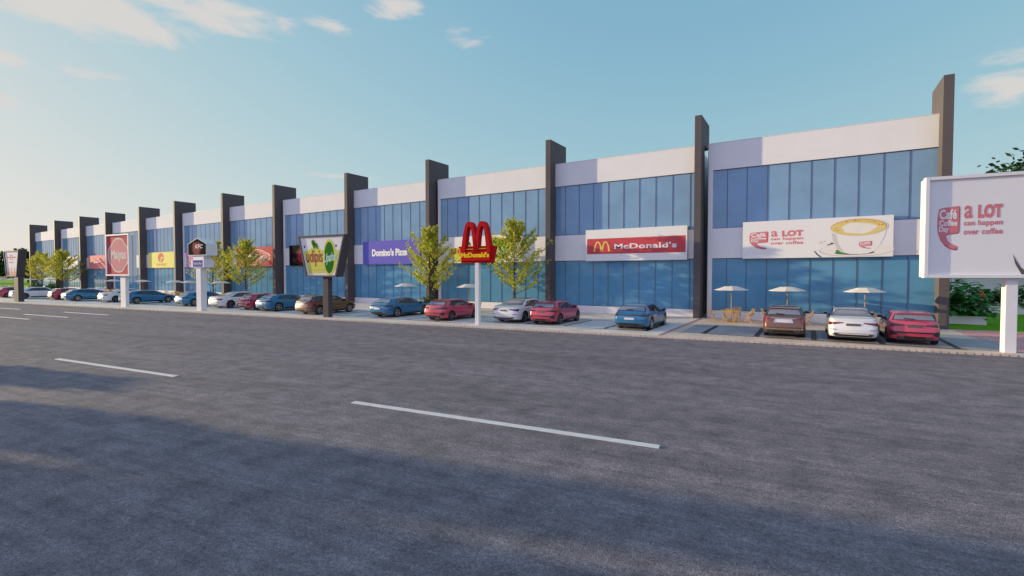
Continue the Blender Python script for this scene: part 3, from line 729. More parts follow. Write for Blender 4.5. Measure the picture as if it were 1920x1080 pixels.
mb = MB(); mb.mat('blue_face'); mb.flat([(XO + .62, Z0 - .95), (XO + 1.95, Z0 - .95), (XO + 1.95, Z0 - .39), (XO + .62, Z0 - .39)], YF_ + .016)
text(mb, "Domino's Pizza", XO + .74, Z0 - .76, 1.08, .2, YF_ + .012, 'white_print', bold=.03); mb.build('blue_face', t)

# ------------------------------------------------------------------ cars
def pchip(keys):
    xs = [k[0] for k in keys]; ys = [k[1] for k in keys]; n = len(xs)
    d = [(ys[i + 1] - ys[i]) / (xs[i + 1] - xs[i]) for i in range(n - 1)]
    m = [d[0]] + [0 if d[i - 1] * d[i] <= 0 else 2 * d[i - 1] * d[i] / (d[i - 1] + d[i]) for i in range(1, n - 1)] + [d[-1]]
    def f(x):
        if x <= xs[0]: return ys[0]
        if x >= xs[-1]: return ys[-1]
        i = max(k for k in range(n - 1) if xs[k] <= x); h = xs[i + 1] - xs[i]; t = (x - xs[i]) / h
        return ((1 + 2 * t) * (1 - t) ** 2) * ys[i] + t * (1 - t) ** 2 * h * m[i] + t * t * (3 - 2 * t) * ys[i + 1] + t * t * (t - 1) * h * m[i + 1]
    return f
def sstep(x): x = min(1, max(0, x)); return x * x * (3 - 2 * x)


class Car:
    """a body lofted along its length: x forward from the rear bumper, y left, z up"""
    def __init__(s, Ln, W, top, belt, rear, wb, ro, wr, roofw=.72, plan=None):
        s.L, s.W, s.wb, s.ro, s.wr, s.roofw = Ln, W, wb, ro, wr, roofw
        s.top, s.belt, s.rear = pchip(top), pchip(belt), pchip(rear)
        s.plan = pchip(plan or [(0, .80), (.05, .865), (.15, .925), (.4, .975), (1.0, 1.0), (Ln - 1.2, 1.0), (Ln - .5, .955), (Ln - .2, .88), (Ln - .05, .78), (Ln, .66)])
        s.bot = pchip([(0, .27), (.12, .225), (.5, .19), (Ln - .6, .19), (Ln - .15, .24), (Ln, .32)])
    def hw(s, x): return s.plan(x) * s.W / 2
    def ring(s, x):
        zb, hw, zs, zt = s.bot(x), s.hw(x), s.belt(x), s.top(x)
        g = max(zt - zs, .02); gn = min(1, g / .35)
        hr = hw * (.93 - (.93 - s.roofw) * sstep(g / .45)); h = zs - zb
        P = [(0, zb), (hw * .78, zb), (hw * .93, zb + .025), (hw * .975, zb + .10), (hw * .992, zb + .28 * h), (hw, zb + .5 * h), (hw * .997, zb + .68 * h), (hw * .978, zb + .84 * h), (hw * .957, zb + .94 * h), (hw * .935, zs)]
        z0 = zs + .012 * gn; z1 = zt - .075 * gn
        for k in range(1, 7):
            t = k / 6; P.append((hw * .915 + (hr - hw * .915) * (t ** 1.25), z0 + (z1 - z0) * t))
        P += [(hr * .965, zt - .04 * gn), (hr * .85, zt - .016 * gn), (hr * .5, zt - .004 * gn), (0, zt)]
        return P
    def ax(s, x, y, z, hw):
        sh = s.rear(z) * (1 - sstep(x / .9)); bow = .07 * (1 - (y / (hw or 1)) ** 2) if hw else 0
        fr = 0
        if x > s.L - .9:
            k = sstep((x - s.L + .9) / .9); fr = (.16 * max(0, (z - .55) / .35) ** 1.5 + .07 * max(0, (.45 - z) / .2)) * k + .16 * (y / (s.W / 2)) ** 2 * k
        return x + sh - (bow * (1 - sstep(x / .5))) - fr + .07
    def pt(s, x, y, z): return (s.ax(x, y, z, s.W / 2 * .9), y, z)
    def body(s):
        xs = [0, .012, .03, .06, .1, .15, .22, .3]; x = .4
        while x < s.L - .35: xs.append(x); x += .085
        xs += [s.L - .3, s.L - .2, s.L - .12, s.L - .06, s.L - .02, s.L]
        st = [(0, k) for k in (0, .25, .5, .75, .92)] + [(x, 1) for x in xs] + [(s.L, k) for k in (.9, .7, .4, 0)]
        bm = bmesh.new(); rings = []
        for x, k in st:
            P = s.ring(x); hw = s.W / 2 * .9
            full = [(y * k, z) for y, z in P] + [(-y * k, z) for y, z in P[-2:0:-1]]
            rings.append([bm.verts.new((s.ax(x, y, z, hw), y, z)) for y, z in full])
        n = len(rings[0])
        for a, b in zip(rings, rings[1:]):
            for i in range(n): bm.faces.new((a[i], a[(i + 1) % n], b[(i + 1) % n], b[i]))
        bmesh.ops.remove_doubles(bm, verts=bm.verts, dist=2e-4)
        bmesh.ops.dissolve_degenerate(bm, edges=bm.edges, dist=1e-4)
        bmesh.ops.recalc_face_normals(bm, faces=bm.faces)
        me = bpy.data.meshes.new('body'); bm.to_mesh(me); bm.free(); return me
    def greenside(s, x, t, side, off=.008):
        P = s.ring(x)[9:16]; f = t * 6; i = min(5, int(f)); f -= i
        y = P[i][0] + (P[i + 1][0] - P[i][0]) * f; z = P[i][1] + (P[i + 1][1] - P[i][1]) * f
        return (s.ax(x, y, z, s.W / 2 * .9), side * (y + off), z + off * .35)
    def toppt(s, x, yy, off=.008):
        """yy from -1 to 1 across the roof width"""
        P = s.ring(x)[15:][::-1]; hr = P[-1][0]; y = abs(yy) * hr
        for (y0, z0), (y1, z1) in zip(P, P[1:]):
            if y <= y1 + 1e-9: z = z0 + (z1 - z0) * (y - y0) / max(1e-6, y1 - y0); break
        e = .01; sl = (s.top(x + e) - s.top(x - e)) / (2 * e); nn = math.hypot(1, sl)
        return (s.ax(x, y, z, s.W / 2 * .9) - sl / nn * off, math.copysign(y, yy), z + off / nn)
    def halfw(s, x, z):
        P = s.ring(x)[2:16]
        for (y0, z0), (y1, z1) in zip(P, P[1:]):
            if z0 <= z <= z1: return y0 + (y1 - y0) * (z - z0) / max(1e-6, z1 - z0)
        return P[0][0] if z < P[0][1] else P[-1][0]
    def rearpt(s, y, z, off=.009):
        lo, hi = 0.0, 1.2
        if s.halfw(0, z) < abs(y):
            for _ in range(24):
                m_ = (lo + hi) / 2
                if s.halfw(m_, z) < abs(y): lo = m_
                else: hi = m_
        else: hi = 0
        k = min(1, hi / .15)
        return (s.ax(hi, y, z, s.W / 2 * .9) - off * (1 - .6 * k), y + math.copysign(off * k, y), z)
    def frontpt(s, y, z, off=.009):
        lo, hi = s.L - 1.2, s.L
        if s.halfw(s.L, z) < abs(y):
            for _ in range(24):
                m_ = (lo + hi) / 2
                if s.halfw(m_, z) < abs(y): hi = m_
                else: lo = m_
        else: lo = s.L
        return (s.ax(lo, y, z, s.W / 2 * .9) + off, y + math.copysign(off * .5, y), z)


def grid(mb, fn, nu, nv):
    vs = [fn(i / nu, j / nv) for i in range(nu + 1) for j in range(nv + 1)]
    mb.raw(vs, [(i * (nv + 1) + j, (i + 1) * (nv + 1) + j, (i + 1) * (nv + 1) + j + 1, i * (nv + 1) + j + 1) for i in range(nu) for j in range(nv)])
def quad(c, mb, pts, off=.009, nu=10, nv=4, front=False):
    """a patch lying on the rear (or front) surface; pts are four (y,z) corners"""
    (a, b, c_, d) = pts; f = c.frontpt if front else c.rearpt
    def fn(u, v):
        y = (a[0] * (1 - u) + b[0] * u) * (1 - v) + (d[0] * (1 - u) + c_[0] * u) * v
        z = (a[1] * (1 - u) + b[1] * u) * (1 - v) + (d[1] * (1 - u) + c_[1] * u) * v
        return f(y, z, off)
    grid(mb, fn, nu, nv)
def mirq(pts, s): return [(y * s, z) for y, z in pts]


def build_car(kind, c, label, side_dlo, rear_win, wind, details, rim='alloy'):
    t = thing('parked_car', label, 'car', (0, 0, 0), 0, 'cars parked in the bays')
    pm = 'paint_' + kind
    me = c.body(); me.materials.append(M[pm]); me.materials.append(M['black'])
    o = bpy.data.objects.new('body', me); COL.objects.link(o)
    # wheel arches cut out of the body
    cut = MB(); cut.mat('black')
    for ax_ in (c.ro, c.ro + c.wb):
        for sd_ in (-1, 1):
            n = 30; r = c.wr + .045; y0, y1 = sd_ * (c.W / 2 - .32), sd_ * (c.W / 2 + .2)
            P = [(ax_ + .07 + r * math.cos(2 * math.pi * k / n), c.wr + .012 + r * math.sin(2 * math.pi * k / n)) for k in range(n)]
            cut.prism(P, 'y', min(y0, y1), max(y0, y1))
    co = cut.build('cutter', weld=True)
    md = o.modifiers.new('arch', 'BOOLEAN'); md.operation = 'DIFFERENCE'; md.object = co; md.solver = 'EXACT'
    md.material_mode = 'TRANSFER'
    dg = bpy.context.evaluated_depsgraph_get(); nm = bpy.data.meshes.new_from_object(o.evaluated_get(dg))
    o.modifiers.clear(); o.data = nm; bpy.data.objects.remove(co)
    bm = bmesh.new(); bm.from_mesh(nm)
    for f in bm.faces: f.smooth = True
    for e in bm.edges:
        if len(e.link_faces) == 2 and e.calc_face_angle(0) > R(38): e.smooth = False
    bm.to_mesh(nm); bm.free(); o.parent = t
    # glass
    for sd_ in (1, -1):
        mb = MB(); xa0, xa1, xb0, xb1 = side_dlo['out']
        grid(mb, lambda u, v: c.greenside(xa0 + (xa1 - xa0) * v + ((xb0 + (xb1 - xb0) * v) - (xa0 + (xa1 - xa0) * v)) * u, .06 + .86 * v, sd_, .006), 24, 5)
        mb.build('window_trim', t, 'black', smooth=60)
        for (p0, p1, q0, q1) in side_dlo['panes']:
            mb = MB(); grid(mb, lambda u, v: c.greenside(p0 + (p1 - p0) * v + ((q0 + (q1 - q0) * v) - (p0 + (p1 - p0) * v)) * u, .10 + .76 * v, sd_, .011), 14, 5)
            mb.build('side_window', t, 'car_glass', smooth=60)
    mb = MB(); x0, x1 = rear_win; grid(mb, lambda u, v: c.toppt(x0 + (x1 - x0) * u, (v * 2 - 1) * (.97 - .03 * u), .006), 14, 14); mb.build('rear_trim', t, 'black', smooth=60)
    mb = MB(); dx = (x1 - x0); grid(mb, lambda u, v: c.toppt(x0 + dx * (.05 + .86 * u), (v * 2 - 1) * .90, .012), 14, 14); mb.build('rear_window', t, 'rear_glass', smooth=60)
    mb = MB(); x0w, x1w = wind; grid(mb, lambda u, v: c.toppt(x0w + (x1w - x0w) * u, (v * 2 - 1) * .95, .008), 14, 14); mb.build('windscreen', t, 'car_glass', smooth=60)
    # mirrors
    for sd_ in (1, -1):
        xm = wind[1] - .35; P = c.greenside(xm, .1, sd_, 0); mb = MB(); mb.mat(pm)
        mb.box((xm - .02, sd_ * (c.W / 2 + .02) - .11, P[2] + .03), (xm + .16, sd_ * (c.W / 2 + .02) + .11, P[2] + .17)); mr_ = mb.build('wing_mirror', t, pm, bevel=.035, smooth=50)
        mb = MB(); mb.mat('black'); mb.box((xm - .024, sd_ * (c.W / 2 + .02) - .09, P[2] + .045), (xm - .006, sd_ * (c.W / 2 + .02) + .09, P[2] + .155)); mb.bar((xm + .06, sd_ * (c.W / 2 - .1), P[2] + .01), (xm + .06, sd_ * (c.W / 2), P[2] + .06), .05); mb.build('mirror_glass', mr_)
    # sill strip and door shut lines
    for sd_ in (1, -1):
        mb = MB()
        for xd in side_dlo['doors']:
            zz = [c.bot(xd) + .1 + (c.belt(xd) - c.bot(xd) - .1) * k / 8 for k in range(9)]
            for za, zb in zip(zz, zz[1:]):
                ya, yb = c.halfw(xd, za) + .003, c.halfw(xd, zb) + .003
                mb.poly([(xd + .066, sd_ * ya, za), (xd + .074, sd_ * ya, za), (xd + .074, sd_ * yb, zb), (xd + .066, sd_ * yb, zb)])
        mb.build('door_seam', t, 'black')
        mb = MB()
        for xd in side_dlo['handles']:
            z = c.belt(xd) - .12; mb.bar((xd - .1, sd_ * (c.halfw(xd, z) + .012), z), (xd + .1, sd_ * (c.halfw(xd + .1, z) + .012), z), .025)
        mb.build('door_handle', t, pm)
        mb = MB(); grid(mb, lambda u, v: (c.ro + .55 + (c.wb - 1.1) * u + .07, sd_ * (c.halfw(c.ro + .6 + (c.wb - 1.2) * u, .3) + .008 - .02 * (1 - v)), .2 + .11 * v), 10, 2); mb.build('sill', t, 'black')
    # wheels
    for ax_ in (c.ro, c.ro + c.wb):
        for sd_ in (1, -1):
            r = c.wr; wd = .225; yo = c.W / 2 - .035
            mb = MB(); mb.lathe_y([(r * .70, 0), (r * .72, -.012), (r * .9, -.014), (r * .975, .012), (r, .045), (r, wd - .045), (r * .97, wd - .01), (r * .7, wd)], 30)
            tw = mb.build('wheel', t, 'rubber', smooth=50)
            mb = MB(); mb.mat(rim); mb.lathe_y([(r * .73, -.004), (r * .69, -.012), (r * .655, .0), (r * .64, .04), (r * .64, .16)], 30)
            mb.lathe_y([(0.0, .012), (r * .14, .012), (r * .17, .03)], 16)
            for k in range(10):
                a = 2 * math.pi * k / 10; d2 = .10
                mb.bar((r * .12 * math.cos(a), .03, r * .12 * math.sin(a)), (r * .67 * math.cos(a + d2 * (1 if k % 2 else -1)), .012, r * .67 * math.sin(a + d2 * (1 if k % 2 else -1))), .035, .03)
            mb.mat('black'); mb.lathe_y([(0, .07), (r * .66, .07)], 24)
            rm = mb.build('rim', tw, smooth=40)
            tw.location = (ax_ + .07, sd_ * yo, r)
            if sd_ > 0: tw.rotation_euler = (0, 0, math.pi)
    details(c, t, pm)
    for sd_ in (1, -1):
        mb = MB(); hl = c.belt(c.L - .25) ; quad(c, mb, mirq([(.45, hl - .16), (.84, hl - .14), (.86, hl - .03), (.5, hl - .06)], sd_), front=True); mb.build('headlight', t, 'plate_white')
    mb = MB(); quad(c, mb, [(-.5, .3), (.5, .3), (.45, .55), (-.45, .55)], front=True); mb.build('grille', t, 'black')
    # black underside pan between the wheels
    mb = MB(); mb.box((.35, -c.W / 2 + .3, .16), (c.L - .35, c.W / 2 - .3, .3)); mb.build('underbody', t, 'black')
    return t


def exhausts(c, t, y, z, w=.09, h=.05):
    for sd_ in (1, -1):
        mb = MB(); mb.mat('chrome'); x = c.rearpt(y * sd_, z)[0]
        n = 14; o_ = [(y * sd_ + w * math.cos(2 * math.pi * k / n), z + h * math.sin(2 * math.pi * k / n)) for k in range(n)]
        i_ = [(y * sd_ + w * .8 * math.cos(2 * math.pi * k / n), z + h * .75 * math.sin(2 * math.pi * k / n)) for k in range(n)]
        rot = lambda P: [(p[0], p[1]) for p in P]
        for k in range(n):
            j = (k + 1) % n; mb.poly([(x - .03, *o_[k]), (x - .03, *o_[j]), (x - .03, *i_[j]), (x - .03, *i_[k])]); mb.poly([(x - .03, *o_[k]), (x + .1, *o_[k]), (x + .1, *o_[j]), (x - .03, *o_[j])])
        mb.mat('black'); mb.poly([(x - .02, *p) for p in i_]); mb.build('exhaust', t)
def plate(c, t, z0, z1, mat, y=.26, off=.02):
    mb = MB(); quad(c, mb, [(-y, z0), (y, z0), (y, z1), (-y, z1)], off, 4, 2); mb.build('number_plate', t, mat)
def roof_spoiler(c, t, x, mat, ext=.14, wy=.93):
    mb = MB(); A = [c.toppt(x, (k / 8 - 1) * wy, .01) for k in range(17)]
    up = [(p[0] + .12, p[1], p[2] + .012) for p in A]; lo = [(p[0] - ext, p[1] * .96, p[2] - .005) for p in A]; lo2 = [(p[0] - ext, p[1] * .96, p[2] - .045) for p in A]; ba = [(p[0] + .02, p[1], p[2] - .06) for p in A]
    for P, Q in ((up, lo), (lo, lo2), (lo2, ba)):
        for k in range(16): mb.poly([P[k], P[k + 1], Q[k + 1], Q[k]])
    mb.build('roof_spoiler', t, mat, weld=True, smooth=40)


def det_red(c, t, pm):
    for s_ in (1, -1):
        mb = MB(); quad(c, mb, mirq([(.34, .835), (.88, .80), (.90, .935), (.40, .915)], s_), .010); mb.build('tail_light', t, 'tail_dark')
        mb = MB(); quad(c, mb, mirq([(.42, .885), (.885, .90), (.885, .925), (.42, .905)], s_), .014); mb.build('light_strip', t, 'tail_red')
        mb = MB(); quad(c, mb, mirq([(.60, .44), (.84, .40), (.85, .62), (.70, .60)], s_), .012); mb.build('bumper_vent', t, 'black')
    plate(c, t, .77, .87, 'plate_grey'); mb = MB(); quad(c, mb, [(-.34, .865), (.34, .865), (.34, .885), (-.34, .885)], .012); mb.build('light_bar', t, 'black')
    mb = MB(); quad(c, mb, [(-.68, .52), (.68, .52), (.66, .585), (-.66, .585)], .010, 16); mb.build('bumper_slot', t, 'black')
    mb = MB(); quad(c, mb, [(-.58, .275), (.58, .275), (.62, .385), (-.62, .385)], .014, 18); mb.build('diffuser', t, 'black')
    exhausts(c, t, .46, .335); roof_spoiler(c, t, .62, pm, .16)
    mb = MB(); p = c.toppt(.24, 0, .03); q_ = c.toppt(.28, .45, .03); mb.bar(p, q_, .03); mb.build('rear_wiper', t, 'black')
def det_white(c, t, pm):
    for s_ in (1, -1):
        mb = MB(); quad(c, mb, mirq([(.36, .875), (.92, .76), (.93, .90), (.40, .915)], s_), .010, 14); tl = mb.build('tail_light', t, 'tail_red')
        mb = MB(); quad(c, mb, mirq([(.5, .86), (.92, .775), (.93, .815), (.52, .875)], s_), .014, 12); mb.build('light_strip', t, 'tail_dark')
        mb = MB(); quad(c, mb, mirq([(.62, .56), (.88, .575), (.88, .60), (.62, .585)], s_), .011); mb.build('reflector', t, 'black')
    plate(c, t, .755, .86, 'plate_grey', .27)
    mb = MB(); quad(c, mb, [(-.70, .275), (.70, .275), (.70, .36), (-.70, .36)], .012, 18); mb.build('diffuser', t, 'black')
    mb = MB(); quad(c, mb, [(-.86, .415), (.86, .40), (.84, .43), (-.84, .43)], .018, 18); mb.build('chrome_strip', t, 'chrome'); exhausts(c, t, .66, .355, .13, .045)
    mb = MB(); grid(mb, lambda u, v: c.toppt(2.0 + 1.35 * u, (v * 2 - 1) * .88, .007), 10, 10); mb.build('roof_glass', t, 'car_glass', smooth=60)
def det_brown(c, t, pm):
    for s_ in (1, -1):
        mb = MB(); quad(c, mb, mirq([(.74, .70), (.93, .70), (.90, 1.10), (.78, 1.10)], s_), .012, 8, 8); quad(c, mb, mirq([(.44, .90), (.76, .88), (.78, .97), (.5, .95)], s_), .013, 8, 3); mb.build('tail_light', t, 'tail_red')
    plate(c, t, .77, .90, 'plate_white', .29)
    mb = MB(); quad(c, mb, [(-.42, .75), (.42, .75), (.36, .93), (-.36, .93)], .010, 10); mb.build('plate_recess', t, 'chrome')
    mb = MB(); quad(c, mb, [(-.55, .955), (.55, .955), (.55, .975), (-.55, .975)], .016, 12); mb.build('chrome_strip', t, 'chrome')
    mb = MB(); quad(c, mb, [(-.72, .275), (.72, .275), (.72, .37), (-.72, .37)], .012, 18); mb.build('diffuser', t, 'black'); mb = MB(); quad(c, mb, [(-.86, .43), (.86, .43), (.84, .47), (-.84, .47)], .016, 18); mb.build('bumper_strip', t, 'chrome')
    exhausts(c, t, .58, .36, .12, .045); roof_spoiler(c, t, .62, pm, .14)
    for s_ in (1, -1):
        mb = MB(); pts = [c.toppt(.75 + 1.9 * k / 8, s_ * .93, .035 if 0 < k < 8 else .0) for k in range(9)]; mb.tube(pts, [.016] * 9, 6); mb.build('roof_rail', t, 'chrome', smooth=50)
    mb = MB(); grid(mb, lambda u, v: c.toppt(.95 + 1.5 * u, (v * 2 - 1) * .8, .007), 10, 10); mb.build('roof_glass', t, 'car_glass', smooth=60)
    mb = MB(); mb.bar(c.toppt(.22, 0, .03), c.toppt(.26, .42, .03), .03); mb.build('rear_wiper', t, 'black')
def det_blue(c, t, pm):
    mb = MB(); quad(c, mb, [(-.90, .82), (.90, .82), (.90, .885), (-.90, .885)], .011, 24); mb.build('light_bar', t, 'tail_dark')
    mb = MB(); quad(c, mb, [(-.90, .848), (.90, .848), (.90, .862), (-.90, .862)], .015, 24); mb.build('light_strip', t, 'tail_red')
    for s_ in (1, -1):
        mb = MB(); quad(c, mb, mirq([(.62, .80), (.93, .79), (.93, .90), (.66, .89)], s_), .010); mb.build('tail_light', t, 'tail_dark')
    plate(c, t, .60, .71, 'plate_white', .27)
    mb = MB(); quad(c, mb, [(-.40, .57), (.40, .57), (.36, .745), (-.36, .745)], .009, 10); mb.build('plate_recess', t, pm)
    mb = MB(); quad(c, mb, [(-.72, .275), (.72, .275), (.80, .40), (-.80, .40)], .012, 18); mb.build('diffuser', t, 'black'); exhausts(c, t, .64, .365, .12, .05)
    roof_spoiler(c, t, .80, pm, .12); mb = MB(); mb.bar(c.toppt(.34, -.1, .03), c.toppt(.37, .35, .03), .03); mb.build('rear_wiper', t, 'black')


red = Car(4.42, 1.85, [(0, .99), (.10, 1.03), (.18, 1.06), (.62, 1.365), (.95, 1.42), (1.7, 1.44), (2.25, 1.41), (2.6, 1.32), (3.42, .985), (3.95, .90), (4.3, .78), (4.42, .66)],
          [(0, .97), (.6, 1.0), (1.6, .955), (3.3, .90), (4.0, .83), (4.42, .64)], [(.2, .12), (.36, .03), (.55, 0), (.72, .04), (.86, .05), (.98, .09), (1.2, .1)], 2.66, .86, .335)
white = Car(5.20, 1.95, [(0, 1.0), (.12, 1.07), (.55, 1.115), (.85, 1.14), (1.05, 1.19), (1.75, 1.44), (2.3, 1.50), (2.9, 1.50), (3.3, 1.43), (4.1, 1.04), (4.8, .93), (5.08, .82), (5.2, .68)],
            [(0, .96), (.6, 1.03), (1.4, 1.005), (3.0, .97), (4.1, .95), (4.8, .86), (5.2, .66)], [(.2, .10), (.38, .02), (.58, 0), (.8, .05), (.98, .07), (1.1, .06)], 3.12, 1.1, .36, .70)
brown = Car(4.78, 1.88, [(0, 1.02), (.10, 1.07), (.18, 1.10), (.60, 1.42), (.85, 1.475), (1.7, 1.51), (2.5, 1.48), (2.9, 1.39), (3.75, 1.03), (4.4, .92), (4.68, .80), (4.78, .66)],
            [(0, 1.0), (.8, 1.03), (2.5, .98), (3.7, .95), (4.3, .87), (4.78, .66)], [(.2, .1), (.38, .02), (.55, 0), (.75, .07), (1.0, .10), (1.2, .12)], 2.9, .98, .345, .72)
blue = Car(5.05, 1.94, [(0, .90), (.10, .985), (.25, 1.05), (.80, 1.33), (1.2, 1.405), (2.1, 1.43), (2.7, 1.40), (3.05, 1.31), (3.95, .94), (4.6, .83), (4.93, .70), (5.05, .55)],
           [(0, .88), (.5, .985), (1.0, 1.01), (2.0, .94), (3.4, .87), (4.2, .86), (4.7, .76), (5.05, .53)], [(.2, .14), (.36, .05), (.55, 0), (.75, .02), (.88, .08), (1.05, .12)], 2.95, 1.02, .355, .66)
protos = {}
protos['red'] = build_car('red', red, '', dict(out=(.70, 1.02, 3.28, 2.46), panes=[(.80, 1.08, 1.92, 1.86), (1.99, 1.93, 3.12, 2.42)], doors=[1.05, 1.97, 3.15], handles=[1.25, 2.2]), (.20, .66), (2.62, 3.40), det_red, 'alloy_dark')
protos['white'] = build_car('white', white, '', dict(out=(1.05, 1.75, 3.95, 3.15), panes=[(1.18, 1.80, 2.42, 2.38), (2.49, 2.45, 3.80, 3.1)], doors=[1.35, 2.47, 3.85], handles=[1.55, 2.7]), (.86, 1.74), (3.32, 4.08), det_white, 'alloy_dark')
protos['brown'] = build_car('brown', brown, '', dict(out=(.52, .82, 3.6, 2.72), panes=[(.62, .9, 1.18, 1.15), (1.25, 1.22, 2.18, 2.12), (2.25, 2.19, 3.45, 2.68)], doors=[1.2, 2.22, 3.45], handles=[1.45, 2.45]), (.20, .62), (2.92, 3.72), det_brown, 'alloy')
protos['blue'] = build_car('blue', blue, '', dict(out=(.85, 1.25, 3.78, 2.88), panes=[(.95, 1.3, 1.3, 1.5), (1.36, 1.56, 2.38, 2.32), (2.45, 2.39, 3.62, 2.84)], doors=[1.4, 2.42, 3.6], handles=[1.65, 2.65]), (.26, .84), (3.08, 3.92), det_blue, 'alloy')
cars = [  # kind, model centre x, y of the rear axle, label
    ('red', 3.98, 28.05, 'red hatchback beside the right end fin, rightmost parked car'),
    ('white', 1.75, 27.95, 'white saloon parked between the bronze estate and the rightmost red hatchback'),
    ('brown', -1.03, 27.95, 'bronze estate car parked under the cream coffee sign, next to the white saloon'),
    ('blue', -8.45, 27.25, 'blue fastback parked alone below the long red striped sign'),
    ('red', -14.0, 27.1, 'red hatchback parked just right of a white saloon by the red arch sign'),
    ('white', -16.6, 27.15, 'white saloon with red tail lights just right of the red arch sign post'),
    ('red', -21.25, 25.5, 'red hatchback behind the slim white post of the red arch sign'),
    ('blue', -26.4, 25.6, 'blue fastback parked under the violet sign'),
    ('brown', -33.25, 24.2, 'bronze estate car behind the dark post of the lime trapezoid sign'),
    ('blue', -39.15, 24.6, 'blue fastback next to the bronze estate by the lime trapezoid sign'),
    ('red', -42.0, 24.5, 'red hatchback squeezed between the white saloon and blue fastback near the house-shaped sign'),
    ('white', -46.4, 24.5, 'white saloon just right of the house-shaped sign post'),
    ('blue', -52.3, 24.2, 'blue fastback hidden partly by the white post of the house-shaped sign'),
    ('blue', -61.5, 22.9, 'blue fastback seen side-on just right of the red badge sign post'),
    ('white', -67.0, 23.0, 'white saloon behind the white post of the red badge sign'),
    ('blue', -73.4, 21.6, 'blue fastback left of the red badge sign with its tail toward the road'),
    ('red', -78.5, 21.6, 'red hatchback half hidden behind a blue fastback, below the yellow trees'),
    ('white', -86.3, 20.2, 'white saloon seen side-on behind the leftmost dark sign post'),
    ('red', -92.5, 20.0, 'red hatchback parked left of the leftmost dark sign post'),
    ('blue', -97.5, 20.0, 'blue fastback at the left edge, farthest of the parked cars')]
used = set()
for kind, x, ya, lb in cars:
    c = {'red': red, 'white': white, 'brown': brown, 'blue': blue}[kind]
    pos = (x, ya - c.ro - .07, .012)
    if kind not in used: r = protos[kind]; r.location = pos; r.rotation_euler = (0, 0, math.pi / 2); r['label'] = lb; used.add(kind)
    else: dup(protos[kind], pos, math.pi / 2, lb)

# ------------------------------------------------------------------ cafe furniture
def make_umbrella():
    t = thing('parasol', '', 'umbrella', (0, 0, 0), 0, 'cream parasols over the cafe tables')
    mb = MB(); mb.tube([(0, 0, 0.05), (0, 0, 2.36)], [.022, .02], 8); mb.build('pole', t, 'teak', smooth=40)
    mb = MB(); mb.tube([(0, 0, 0), (0, 0, .05), (0, 0, .08)], [.24, .24, .05], 14); mb.build('base', t, 'sign_dark')
    mb = MB(); n = 8; prof = [(.02, 2.33), (.40, 2.31), (.72, 2.20), (1.06, 2.08)]
    ring = [[(r * math.cos(2 * math.pi * k / n + .2), r * math.sin(2 * math.pi * k / n + .2), z) for k in range(n)] for r, z in prof]
    for a, b in zip(ring, ring[1:]):
        for k in range(n): mb.poly([a[k], a[(k + 1) % n], b[(k + 1) % n], b[k]])
    rim = [(1.055 * math.cos(2 * math.pi * k / n + .2), 1.055 * math.sin(2 * math.pi * k / n + .2), 2.06) for k in range(n)]
    for k in range(n): mb.poly([ring[-1][k], ring[-1][(k + 1) % n], rim[(k + 1) % n], rim[k]])
    mb.build('canopy', t, 'canvas')
    mb = MB()
    for k in range(n):
        a = ring[-1][k]; mb.bar((0, 0, 2.34), (a[0] * .97, a[1] * .97, a[2] - .03), .018); mb.bar((0, 0, 1.95), (a[0] * .5, a[1] * .5, 2.27), .014)
    mb.build('rib', t, 'teak'); return t
def make_table():
    t = thing('cafe_table', '', 'table', (0, 0, 0), 0, 'teak cafe tables in front of the shops')
    mb = MB()
    for k in range(9): mb.box((-.62, -.40 + k * .089, .715), (.62, -.40 + k * .089 + .08, .74))
    mb.box((-.56, -.38, .67), (.56, -.34, .714)); mb.box((-.56, .34, .67), (.56, .38, .714)); mb.build('table_top', t, 'teak')
    for sx in (-1, 1):
        for sy in (-1, 1):
            mb = MB(); mb.bar((sx * .22, sy * .30, .0), (sx * .52, sy * .30, .69), .05, .035); mb.bar((sx * .50, sy * .27, .0), (sx * .26, sy * .27, .69), .045, .03); mb.build('leg', t, 'teak')
    mb = MB(); mb.box((-.40, -.03, .05), (.40, .03, .09)); mb.box((-.36, -.30, .05), (-.30, .30, .09)); mb.box((.30, -.30, .05), (.36, .30, .09)); mb.build('stretcher', t, 'teak'); return t
def make_chair():
    t = thing('folding_chair', '', 'chair', (0, 0, 0), 0, 'teak folding chairs around the cafe tables')
    mb = MB()
    for k in range(6): mb.box((-.22 + .0, -.20 + k * .07, .43), (.22, -.20 + k * .07 + .055, .452))
    mb.build('seat', t, 'teak')
    mb = MB()
    for k in range(5): mb.bar((-.16 + .08 * k, .235, .52), (-.16 + .08 * k, .30, .88), .045, .015)
    mb.bar((-.22, .305, .90), (.22, .305, .90), .06, .025); mb.build('backrest', t, 'teak')
    for sx in (-1, 1):
        mb = MB(); mb.bar((sx * .22, -.24, .0), (sx * .22, .31, .92), .035, .03); mb.build('leg', t, 'teak')
        mb = MB(); mb.bar((sx * .19, .24, .0), (sx * .19, -.18, .44), .035, .03); mb.build('leg', t, 'teak')
        mb = MB(); mb.bar((sx * .245, -.22, .64), (sx * .245, .23, .65), .04, .022); mb.bar((sx * .24, -.02, .45), (sx * .24, -.12, .64), .03); mb.build('armrest', t, 'teak')
    return t
ub, tb, ch = make_umbrella(), make_table(), make_chair()
